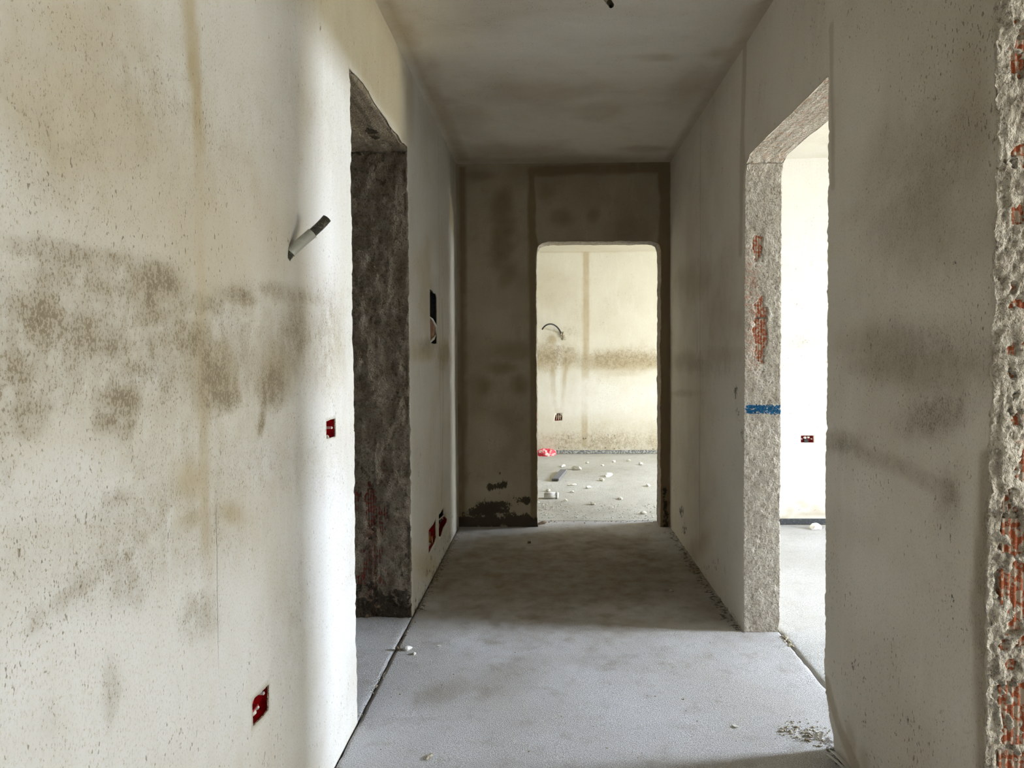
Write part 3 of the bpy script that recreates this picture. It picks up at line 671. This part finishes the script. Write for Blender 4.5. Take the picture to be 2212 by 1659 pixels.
wall('wall_near_end', 'y', YS, -.15, -3.2, 4.25, 2.80, **kw)
wall('wall_left_room_side', 'x', -3.05, -.15, -1.6, 9.4, 2.80, **kw)
wall('wall_left_room_front', 'y', 1.60, -.10, -3.2, -1.03, 2.735, **kw)
wall('wall_back_room_window', 'x', 4.60, .15, 5.5, 9.4, 2.80, [(5.9, 7.5, .0, 2.3)], **kw)
wall('wall_back_room_front', 'y', 5.53, -.02, 1.02, 4.75, 2.80, **kw)

slab('ceiling', -3.2, 1.0, YS-.15, 5.53, ZC, .16, MP_CEIL, .04, S_CEIL, .0015, down=False, label='corridor ceiling in mottled grey plaster')
slab('ceiling_right_room', .99, 5.75, YS-.15, 5.54, 2.76, .14, MP_RROOM, .3, down=False)
slab('ceiling_back_room', -3.2, 4.75, 5.50, 9.4, 2.625, .16, MP_PALE, .2, down=False)
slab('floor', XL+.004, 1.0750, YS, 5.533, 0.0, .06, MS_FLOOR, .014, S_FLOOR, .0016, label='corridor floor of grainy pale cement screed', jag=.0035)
slab('floor_left_room', -3.2, XL-.004, YS, 5.53, -.001, .06, MS_FLOOR, .03, (), .0016, jag=.0035)
slab('floor_right_room', 1.080, 5.75, YS, 5.53, -.001, .06, MS_RROOM, .03, (), .0016, jag=.0035)
slab('floor_back_room', -3.2, 4.75, 5.539, 9.4, -.001, .06, MS_PALE, .03, S_FLOORBACK, .003, jag=.002)
slab('floor_base_slab', -3.3, 5.9, YS-.2, 9.5, -.058, .12, M_BROWNCHIP, 1.0, relief=0)
slab('ground_outside', 4.3, 9.5, -4, 12, -.20, .1, simple('pale_paving', (.5, .47, .4), (.42, .4, .34), 8, .95), 1.5, relief=0)

# cove lines of the ceiling and skirting membranes
bm = bmesh.new(); bm_box(bm, (3.335, 5.374, .034), (4.50, .010, .046), bevel=.002)
struct(mesh_bm('baseboard_right_room', bm, M_MEMB), 'black strip along the foot of the bright wall')
bm = bmesh.new(); bm_box(bm, (.775, 9.232, .026), (7.6, .014, .046), bevel=.002)
struct(mesh_bm('baseboard_back_room', bm, M_MEMB2), 'dusty grey strip along the foot of the far wall')

# ------------------------------------------------------------------ hollow clay bricks in the openings' sides
def brick_mesh(w_, h_, dpt, ribs, key):
    """ribbed front (faces -y), 4-sided bevelled ends"""
    me = bpy.data.meshes.new('brick_'+key); vs = []; fs = []
    n = ribs*4; pts = []
    for i in range(n+1):
        x = -w_/2+w_*i/n; ph = i % 4
        pts.append((x, (0, 0, .0035, .0035)[ph]))
    for z in (-h_/2, h_/2):
        for x, y in pts: vs.append((x, y, z))
    k = n+1
    for i in range(n): fs.append((i, i+1, k+i+1, k+i))
    b0 = len(vs); vs += [(-w_/2, dpt, -h_/2), (w_/2, dpt, -h_/2), (w_/2, dpt, h_/2), (-w_/2, dpt, h_/2)]
    fs += [(b0+1, b0, b0+3, b0+2), (k-1, b0+1, b0+2, 2*k-1), (b0, 0, k, b0+3)]
    fs += [tuple([b0, b0+1]+list(range(k-1, -1, -1))), tuple(list(range(k, 2*k))+[b0+2, b0+3])]
    me.from_pydata(vs, [], fs); me.update(); me.materials.append(M_BRICK if key != 'dark' else M_BRICKR)
    return me
def bricks(wallname, me, xs, y, zs, jig=.002, rz=0):
    wl = bpy.data.objects[wallname]
    for z in zs:
        for x in xs:
            o = bpy.data.objects.new('brick', me); COL.objects.link(o); o.parent = wl
            o.location = (x+R_.uniform(-jig, jig), y+R_.uniform(-.0015, .0015), z+R_.uniform(-jig, jig)); o.rotation_euler = (0, R_.uniform(-.01, .01), R_.uniform(-.01, .01))
zs = [.12+.245*k for k in range(9)]
bricks('wall_right', brick_mesh(.118, .232, .05, 9, 'near'), [.998], 1.478+.0062, zs)
bricks('wall_right', brick_mesh(.115, .232, .04, 9, 'far'), [.985], 3.33+.0070, [.13+.245*k for k in range(4, 8)])
bricks('wall_left', brick_mesh(.16, .232, .04, 12, 'dark'), [-.89], 3.50+.0075, [.28+.245*k for k in range(3)])

# ------------------------------------------------------------------ conduits
def corrugated(pts, r, pitch=.0042):
    L = sum((pts[i+1]-pts[i]).length for i in range(len(pts)-1)); n = max(8, int(L/pitch*4)); out = []; rad = []
    cum = [0]
    for i in range(len(pts)-1): cum.append(cum[-1]+(pts[i+1]-pts[i]).length)
    for k in range(n+1):
        s = L*k/n; j = max(i for i in range(len(pts)) if cum[i] <= s+1e-9); j = min(j, len(pts)-2)
        t = (s-cum[j])/max(1e-9, cum[j+1]-cum[j]); out.append(pts[j].lerp(pts[j+1], t)); rad.append(r if k % 4 in (0, 1) else r*.86)
    return out, rad
def tube_thing(t, path, splits, r, rs, mats):
    """splits: (from, to, kind) along the path; a dark corrugated tube with a smooth sleeve"""
    n = len(path)
    for a, b, kind in splits:
        seg = path[int(a*(n-1)):int(b*(n-1))+1]; bm = bmesh.new()
        if kind == 'corrugated_tube':
            p, rd = corrugated(seg, r); sweep(bm, p, rd, 20, cap=False)
            # inner wall so the open end reads as a mouth
            rg = sweep(bm, [p[-1], p[max(0, len(p)-20)]], [r*.86, r*.74], 20, cap=False)
            bmesh.ops.remove_doubles(bm, verts=bm.verts, dist=1e-5)
            mesh_bm(kind, bm, mats[0], t, True)
        else:
            sweep(bm, seg, rs, 24, cap=True); mesh_bm(kind, bm, mats[1], t, False)
    return t
b0 = on_plane('x', XL+.004, 629, 548); e0 = on_plane('x', XL+.085, 706, 472)
base = Vector(b0); end = Vector(e0); v_ = end-base
path = bez(base+Vector((-.012, -.004, -.012)), base+Vector((.012, .012, .03)), base+v_*.6+Vector((.004, -.0, -.004)), end, 60)
t = thing('flexible_conduit', 'short dark corrugated conduit stub with a smooth grey-green sleeve sticking out of the left wall', 'conduit', tuple(base))
for o in [t]:
    pass
def rel(path, t): return [p-Vector(t.location) for p in path]
tube_thing(t, rel(path, t), [(0, .30, 'corrugated_tube'), (.12, .66, 'sleeve'), (.62, 1, 'corrugated_tube')], .0125, .0140, (M_DKTUBE, M_SLEEVE))
bm = bmesh.new()
for k in range(7):
    a = k*.9; lump_bm(bm, (base.x-.004, base.y+math.cos(a)*.017-.006, base.z+math.sin(a)*.02-.006), (.006, .010, .010), 50+k, 1, .4, False)
mesh_bm('plaster_collar', bm, M_CHALK, t)

tip = Vector(on_plane('z', ZC-.085, 1321, 12)); top = Vector(on_plane('z', ZC+.01, 1298, -24))
t = thing('ceiling_conduit', 'pale dusty conduit end hanging from the corridor ceiling at the top edge', 'conduit', tuple(top))
tube_thing(t, rel(bez(top, top.lerp(tip, .3)+Vector((0, 0, -.01)), top.lerp(tip, .7), tip, 40), t), [(0, .78, 'sleeve'), (.74, 1, 'corrugated_tube')], .0105, .0118, (M_DKTUBE, M_TUBEL))

p = [Vector(on_plane('y', y_, *q)) for q, y_ in (((1213, 722), 9.24), ((1202, 694), 9.12), ((1180, 695), 9.08), ((1171, 712), 9.10))]
bm = bmesh.new(); sweep(bm, bez(*p, 40), .0095, 12)
o = mesh_bm('black_cable', bm, M_BLACK, None, True); tag(o, 'black cable end curling out of the pale wall in the far room', 'cable')
bm = bmesh.new()
for k in range(9): lump_bm(bm, (p[0].x+R_.uniform(-.02, .05), 9.232, p[0].z+R_.uniform(-.09, .01)), (.02, .008, .022), 80+k, 1, .5, False)
mesh_bm('mortar_patch', bm, M_DIRT, o)

# ------------------------------------------------------------------ flush boxes in the walls
def box_thing(name, hole, axis, plane, sg, depth, label, cat, mat, extras, pad=.004, group=None):
    P = np.array(hole); u0_, v0_ = P.min(0)-pad; u1_, v1_ = P.max(0)+pad; cu, cv = (u0_+u1_)/2, (v0_+v1_)/2
    loc = (plane+sg*.0055, cu, cv) if axis == 'x' else (cu, plane+sg*.0055, cv)
    t = thing(name, label, cat, loc, group)
    def W(u, d, v): return (sg*d, u, v) if axis == 'x' else (u, sg*d, v)
    hu, hv = (u1_-u0_)/2, (v1_-v0_)/2; bm = bmesh.new(); th = .002
    for (c, s) in (((0, depth, 0), (2*hu, th, 2*hv)), ((-hu, depth/2, 0), (th, depth, 2*hv)), ((hu, depth/2, 0), (th, depth, 2*hv)), ((0, depth/2, -hv), (2*hu, depth, th)), ((0, depth/2, hv), (2*hu, depth, th))):
        cc = W(*c); ss = (s[1], s[0], s[2]) if axis == 'x' else s; bm_box(bm, cc, ss)
    mesh_bm('box_shell', bm, mat, t)
    extras(t, W, hu, hv, depth); return t
def posts(t, W, hu, hv, dp, n=1, side=1, z=.0):
    for k in range(n):
        bm = bmesh.new(); c = Vector(W(side*hu*.72*(1 if k == 0 else -1), .013, z)); ax = Vector(W(0, 1, 0))
        sweep(bm, [c-ax*.010, c+ax*.010], .0042, 12); sweep(bm, [c-ax*.0115, c-ax*.009], .0022, 8)
        mesh_bm('screw_post', bm, M_WHITE, t, False)['label'] = 'white screw post'
def dab(t, W, hu, hv, dp, pts, mat=M_DIRT):
    bm = bmesh.new()
    for k, (a, b, c, s) in enumerate(pts): lump_bm(bm, W(a*hu, b*dp, c*hv), (s, s, s*.8), 20+k, 2, .5, False)
    mesh_bm('mortar_dab', bm, mat, t)
box_thing('junction_box', H_UP, 'x', XL, -1, .035, 'small upright red junction box recessed in the bright left wall at waist height', 'junction box', M_RED,
          lambda t, W, hu, hv, dp: (posts(t, W, hu, hv, dp, 1, 1, .0), dab(t, W, hu, hv, dp, [(-.6, .35, -.7, .013), (-.1, .32, -.8, .011), (-.75, .45, -.35, .011)])))
def low_x(t, W, hu, hv, dp):
    posts(t, W, hu, hv, dp, 1, 1, hv*.25)
    dab(t, W, hu, hv, dp, [(-.5, .3, -.35, .007), (-.1, .35, -.42, .008), (.2, .3, -.3, .007), (-.7, .4, -.8, .009), (-.3, .5, -.65, .009)], M_CHALK)
    bm = bmesh.new(); bm_box(bm, W(-.35*hu, dp*.5, -.12*hv), (dp*.7, hu*1.1, .004)); mesh_bm('divider', bm, M_RED, t)
box_thing('junction_box', H_LOW, 'x', XL, -1, .035, 'red junction box behind a diamond-shaped break low on the bright left wall', 'junction box', M_RED, low_x)
def niche_x(t, W, hu, hv, dp):
    bm = bmesh.new()
    for k in range(6):
        y0 = R_.uniform(-.6, .6)*hu
        sweep(bm, bez(W(y0, dp*.5, hv*.9), W(y0+.03*R_.uniform(-1, 1), dp*.2, hv*.3), W(R_.uniform(-.6, .6)*hu, dp*.3, -hv*.2), W(R_.uniform(-.6, .6)*hu, dp*.6, -hv*.9), 16), .009, 8)
    mesh_bm('wiring_tube', bm, M_BLACK, t, True)
    bm = bmesh.new(); f = [bm.verts.new(W(a*hu, b, c*hv)) for a, b, c in ((-1.0, .004, -.02), (-.5, -.003, -.12), (.2, -.008, -.33), (.98, .006, -.62), (.1, .002, -.80), (-1.0, .008, -1.0+.12), (-1, .02, -.5))]
    bm.faces.new(f); r = bmesh.ops.extrude_face_region(bm, geom=list(bm.faces)); bmesh.ops.translate(bm, vec=Vector(W(0, .004, 0)), verts=[v for v in r['geom'] if isinstance(v, bmesh.types.BMVert)])
    mesh_bm('bent_flap', bm, M_CARD, t)['label'] = 'bent reddish brown flap'
    bm = bmesh.new(); sweep(bm, [W(-1.0*hu, .000, .0), W(-.4*hu, -.008, -.10*hv), W(.3*hu, -.012, -.31*hv), W(1.0*hu, .002, -.61*hv)], [.003, .006, .007, .003], 8)
    sweep(bm, [W(1.0*hu, .002, -.63*hv), W(0, -.004, -.78*hv), W(-1.0*hu, .002, -.97*hv)], [.003, .009, .004], 8)
    mesh_bm('flap_edge', bm, M_CHALK, t, True)
box_thing('wiring_niche', H_NICHE, 'x', XL, -1, .09, 'tall narrow black wiring niche in the left wall beyond the dark doorway', 'wiring box', M_BLACK, niche_x)
def rb_x(t, W, hu, hv, dp):
    bm = bmesh.new(); sweep(bm, [W(0, .01, -.05*hv), W(0, dp*.9, -.05*hv)], [.030, .030], 20); sweep(bm, [W(.1*hu, -.003, -.35*hv), W(.1*hu, dp*.8, -.35*hv)], [.022, .022], 16)
    mesh_bm('cable_plug', bm, M_CARD, t); dab(t, W, hu, hv, dp, [(-.2, .4, -.62, .014), (.0, .4, -.65, .013)])
box_thing('junction_box', H_RB, 'x', XL, -1, .045, 'ragged red wall box with brown plugs low beyond the dark doorway, nearer of two', 'junction box', M_RED, rb_x)
def rc_x(t, W, hu, hv, dp):
    bm = bmesh.new(); sweep(bm, [W(-1.0*hu, -.002, .52*hv), W(-.1*hu, -.006, .36*hv), W(.95*hu, .0, .26*hv)], [.004, .005, .004], 8)
    sweep(bm, [W(-.3*hu, -.002, .40*hv), W(.1*hu, -.003, .05*hv)], [.004, .003], 8); sweep(bm, [W(.15*hu, -.001, .9*hv), W(.1*hu, -.002, .4*hv)], [.003, .003], 8)
    mesh_bm('box_lip', bm, M_DIRT, t, True)
    bm = bmesh.new(); bm_box(bm, W(.2*hu, dp*.4, .12*hv), (dp*.5, hu*1.1, hv*.35)); mesh_bm('divider', bm, M_BLACK, t)
box_thing('junction_box', H_RC, 'x', XL, -1, .045, 'ragged red wall box with a bent lip low beyond the dark doorway, farther of two', 'junction box', M_RED, rc_x)
def rr_x(t, W, hu, hv, dp):
    posts(t, W, hu, hv, dp, 2, 1, .0)
    bm = bmesh.new(); sweep(bm, [W(0, .012, -.5*hv), W(0, dp*.9, -.5*hv)], .016, 14); mesh_bm('cable_plug', bm, M_BLACK, t)
    dab(t, W, hu, hv, dp, [(-.2, .5, .3, .012), (.3, .5, .35, .010)], M_CHALK)
box_thing('junction_box', H_RR, 'y', 5.38, 1, .04, 'small wide red junction box in the bright wall seen through the right doorway', 'junction box', M_RED, rr_x)
def br_x(t, W, hu, hv, dp):
    bm = bmesh.new()
    for a in (-.45, .05, .5): sweep(bm, bez(W(a*hu, .02, hv*.9), W(a*hu, -.004, hv*.5), W(a*hu*.6, -.006, 0), W(a*hu*1.2, .01, -hv*.7), 10), .006, 8)
    mesh_bm('cable_tail', bm, M_DIRT, t, True); bm = bmesh.new(); bm_box(bm, W(0, .006, .1*hv), (hu*1.7, .01, .010)); mesh_bm('divider', bm, M_BRICK, t)
box_thing('junction_box', H_BR, 'y', 9.24, 1, .04, 'tiny reddish box with cable tails in the pale wall of the far room', 'junction box', M_RED, br_x)

# ------------------------------------------------------------------ loose things on the floors
def fl(px, py, z=0.0): return Vector(on_plane('z', z, px, py))
# corner bead offcut by the right wall
a, b = fl(1789, 1636), fl(1868, 1700)
d_ = (b-a).normalized(); nrm = Vector((-d_.y, d_.x, 0))*-1
t = thing('corner_bead', 'white ribbed plastic corner bead offcut lying at the foot of the right wall', 'plastic strip', (a.x, a.y, 0.0))
def strip(p0, p1, w0, w1, z0, z1, tk, lift=.0):
    bm = bmesh.new(); n = 12; vs = []
    for k in range(n+1):
        c = p0.lerp(p1, k/n)-Vector(t.location); w_ = w0+(w1-w0)*k/n; z = z0+(z1-z0)*k/n+.003*math.sin(k*.5)
        cut = .010*math.sin(k*9.) if k == 0 else 0
        for s in (-1, 1):
            for h in (0, 1): vs.append(bm.verts.new(c+nrm*w_*s*.5+Vector((0, 0, z+h*tk+(lift if s > 0 else 0)))+d_*cut*s))
    for k in range(n):
        q = vs[4*k:4*k+8]
        bm.faces.new((q[1], q[3], q[7], q[5])); bm.faces.new((q[0], q[4], q[6], q[2])); bm.faces.new((q[0], q[1], q[5], q[4])); bm.faces.new((q[2], q[6], q[7], q[3]))
    bm.faces.new((vs[0], vs[2], vs[3], vs[1])); bm.faces.new((vs[-4], vs[-3], vs[-1], vs[-2])); return bm
A0, B0 = fl(1785, 1637), fl(1850, 1690); mesh_bm('flange', strip(A0, B0, .009, .010, .010, .014, .0025), M_WHITE, t)
A1, B1 = fl(1797, 1632), fl(1872, 1712); mesh_bm('flange', strip(A1, B1, .024, .028, .008, .012, .003, .012), M_WHITE, t)
# two white slivers and rubble next to the doorway corner
t = thing('plastic_scrap', 'tiny pair of white plastic slivers standing in the rubble at the right doorway corner', 'plastic scrap', tuple(fl(1769, 1598)))
for dx, hh in ((-.011, .028), (.008, .030)):
    bm = bmesh.new(); bm_box(bm, (dx, 0, hh/2), (.008, .003, hh), Matrix.Rotation(.25, 3, 'Y')); mesh_bm('sliver', bm, M_WHITE, t)

def rubble(name, label, n, fn, mat, smin, smax, seed):
    rr = random.Random(seed); bm = bmesh.new()
    for k in range(n):
        c = fn(rr); s = rr.uniform(smin, smax)*(1 if rr.random() < .85 else 1.8)
        lump_bm(bm, (c.x, c.y, 0), (s, s*rr.uniform(.6, 1), s*.6), k+seed, 1, .6)
    o = mesh_bm(name, bm, mat); o['kind'] = 'stuff'; o['label'] = label; o['category'] = 'rubble'; return o
def band(p0, p1, w_):
    def f(rr):
        c = p0.lerp(p1, rr.random()); q = Vector((p1.y-p0.y, p0.x-p1.x, 0)).normalized(); return c+q*rr.gauss(0, w_)
    return f
rubble('rubble', 'crumbs of mortar on the floor at the near corner of the right doorway', 170, band(fl(1690, 1568), fl(1784, 1596), .035), M_DIRT, .0015, .0045, 1)
rubble('rubble', 'brown mortar crumbs along the foot of the right wall', 150, band(fl(1604, 1360), fl(1452, 1146), .006), M_DIRT, .0015, .004, 2)
rubble('rubble', 'brown mortar crumbs along the foot of the left wall past the dark doorway', 90, band(fl(904, 1325), fl(985, 1158), .006), M_DIRT, .0015, .004, 3)
rubble('rubble', 'grey crumbs in the floor joint at the foot of the beige door jamb', 60, band(fl(1690, 1373), fl(1712, 1398), .006), M_DIRT, .002, .006, 4)
rubble('rubble', 'small crumbs along the floor joint of the dark doorway', 40, band(fl(895, 1340), fl(775, 1552), .006), M_DIRT, .0015, .004, 5)
rubble('rubble', 'crumbs strewn on the threshold of the far doorway', 90, band(fl(1170, 1128), fl(1425, 1126), .02), M_DIRT, .002, .005, 6)
def inpatch(x0, x1, y0, y1):
    return lambda rr: fl(rr.uniform(x0, x1), rr.uniform(y0, y1))
rubble('rubble', 'pale grit scattered over the near part of the far room floor', 300, inpatch(1236, 1430, 1088, 1121), M_CHALK, .002, .006, 7)
rubble('rubble', 'dense grit beside the left edge of the far doorway, inside the far room', 170, inpatch(1155, 1230, 1084, 1120), M_CHALK, .002, .006, 17)
rubble('rubble', 'white dust flecks scattered on the lit corridor floor', 60, inpatch(790, 1640, 1380, 1640), M_DIRT, .0015, .003, 8)

def chip(px, py, s, mat, label, seed, group=None, cat='plaster lump', name='plaster_lump'):
    bm = bmesh.new(); c = fl(px, py); lump_bm(bm, (0, 0, 0), s, seed, 2, .55)
    o = mesh_bm(name, bm, mat); o.location = (c.x, c.y, 0.0005); tag(o, label, cat, group); return o
chip(880, 1404, (.020, .014, .010), M_CHALK, 'white plaster lump beside the floor joint, largest by the dark doorway', 3)
chip(894, 1414, (.009, .009, .006), M_CHALK, 'small round white plaster lump just below the larger one by the floor joint', 5)
chip(858, 1404, (.009, .010, .010), M_BROWNCHIP, 'brown crumb sitting on the floor joint by the dark doorway', 6)
chip(948, 1396, (.010, .008, .003), M_CHALK, 'flat pale smear of plaster right of the floor joint', 7)
chip(912, 1315, (.016, .010, .007), M_DIRT, 'flat beige lump at the foot of the left wall corner past the joint', 9)
chip(1143, 1173, (.014, .012, .010), M_BROWNCHIP, 'brown lump alone on the shaded corridor floor below the far doorway', 11)
chip(1449, 1278, (.013, .010, .008), M_DIRT, 'grey stone chip on the shaded floor near the right wall', 12)
chip(928, 1636, (.020, .008, .005), M_DIRT, 'long pale crumb near the bottom edge of the lit floor', 13)
chip(1588, 1570, (.012, .007, .003), M_CHALK, 'thin pale flake on the lit floor before the right doorway', 14)
chip(1170, 1132, (.05, .018, .012), M_BROWNCHIP, 'long brown splinter on the threshold left of the far doorway', 15)
chip(1452, 1141, (.018, .014, .010), M_CHALK, 'pale crumb in the far right corner of the corridor', 16)
chip(1762, 1143, (.042, .030, .028), M_CHALK, 'white plaster lump on the floor under the red box in the right room', 17)
i = 30
for (px, py, s, lab) in ((1217, 1008, (.05, .02, .018), 'low white scrap of plaster farthest from the doorway, left of the grey strip'), (1245, 1015, (.06, .028, .030), 'bright white plaster chunk just behind the dark grey strip'),
                         (1314, 1029, (.055, .03, .024), 'white crumbled plaster heap right of centre in the far room'), (1384, 1004, (.034, .02, .02), 'small pale lump near the far right of the back room floor'),
                         (1236, 1048, (.045, .025, .010), 'flat white plaster scrap between the grey strip and white foam piece'), (1340, 1078, (.035, .022, .012), 'pale flat lump on the near right of the far room floor')):
    chip(px, py, s, M_CHALK, lab, i); i += 1
small = [(1269, 1001), (1301, 1006), (1300, 1038), (1271, 1055), (1184, 1061), (1236, 1064), (1326, 998), (1358, 996), (1222, 1083), (1280, 1090), (1390, 1110), (1400, 1050)]
for (px, py) in small:
    chip(px, py, (R_.uniform(.02, .035), .02, R_.uniform(.012, .02)), M_CHALK, 'tiny white plaster crumb on the far room floor', i, 'white plaster crumbs on the far room floor', 'plaster crumb', 'plaster_crumb'); i += 1
# dark grey strip, foam piece, red bag
p1, p2, p3 = fl(1192, 1040), fl(1207, 1040), fl(1218, 1019.5)
d_ = ((fl(1210, 1019)+fl(1225, 1020))*.5-(p1+p2)*.5); bm = bmesh.new(); ang = math.atan2(d_.y, d_.x)
bm_box(bm, (d_.length/2, 0, .022), (d_.length, .072, .012), bevel=.002)
bm_box(bm, (d_.length/2, .033, .012), (d_.length, .004, .02)); bm_box(bm, (d_.length/2, -.033, .012), (d_.length, .004, .02))
o = mesh_bm('channel_strip', bm, M_PLANK); c = (p1+p2)*.5; o.location = (c.x, c.y, 0.002); o.rotation_euler = (0, 0, ang); tag(o, 'dark grey flat channel strip lying on the far room floor', 'strip')
c = fl(1190, 1078); t = thing('foam_block', 'white rounded foam offcut lying near the left side of the far doorway', 'foam offcut', (c.x, c.y, 0))
bm = bmesh.new(); bm_box(bm, (-.006, .03, .027), (.112, .07, .052), bevel=.008); mesh_bm('block_body', bm, simple('foam_grey', (.74, .74, .72), (.68, .68, .66), 30, .9), t, True)
bm = bmesh.new(); bm_box(bm, (.058, .03, .029), (.026, .078, .058), bevel=.010); mesh_bm('block_end', bm, simple('foam_white', (.88, .89, .9), (.82, .83, .84), 30, .9), t, True)
bm = bmesh.new(); r = bmesh.ops.create_icosphere(bm, subdivisions=5, radius=1.0); co = np.array([v.co[:] for v in bm.verts])
k = 1+.35*fbm(co, 1.6, 3, 3)+.22*np.abs(fbm(co, 4, 3, 4))
for v, q, kk in zip(bm.verts, co, k): v.co = Vector((q[0]*kk*.135, q[1]*kk*.10, max(q[2], -.35)*kk*.062+.022))
o = mesh_bm('plastic_bag', bm, M_BAG, None, True); c = (fl(1160, 984)+fl(1196, 984))*.5; o.location = (c.x-.0, c.y+.04, .0); tag(o, 'crumpled red and white plastic bag by the skirting of the far room', 'bag')
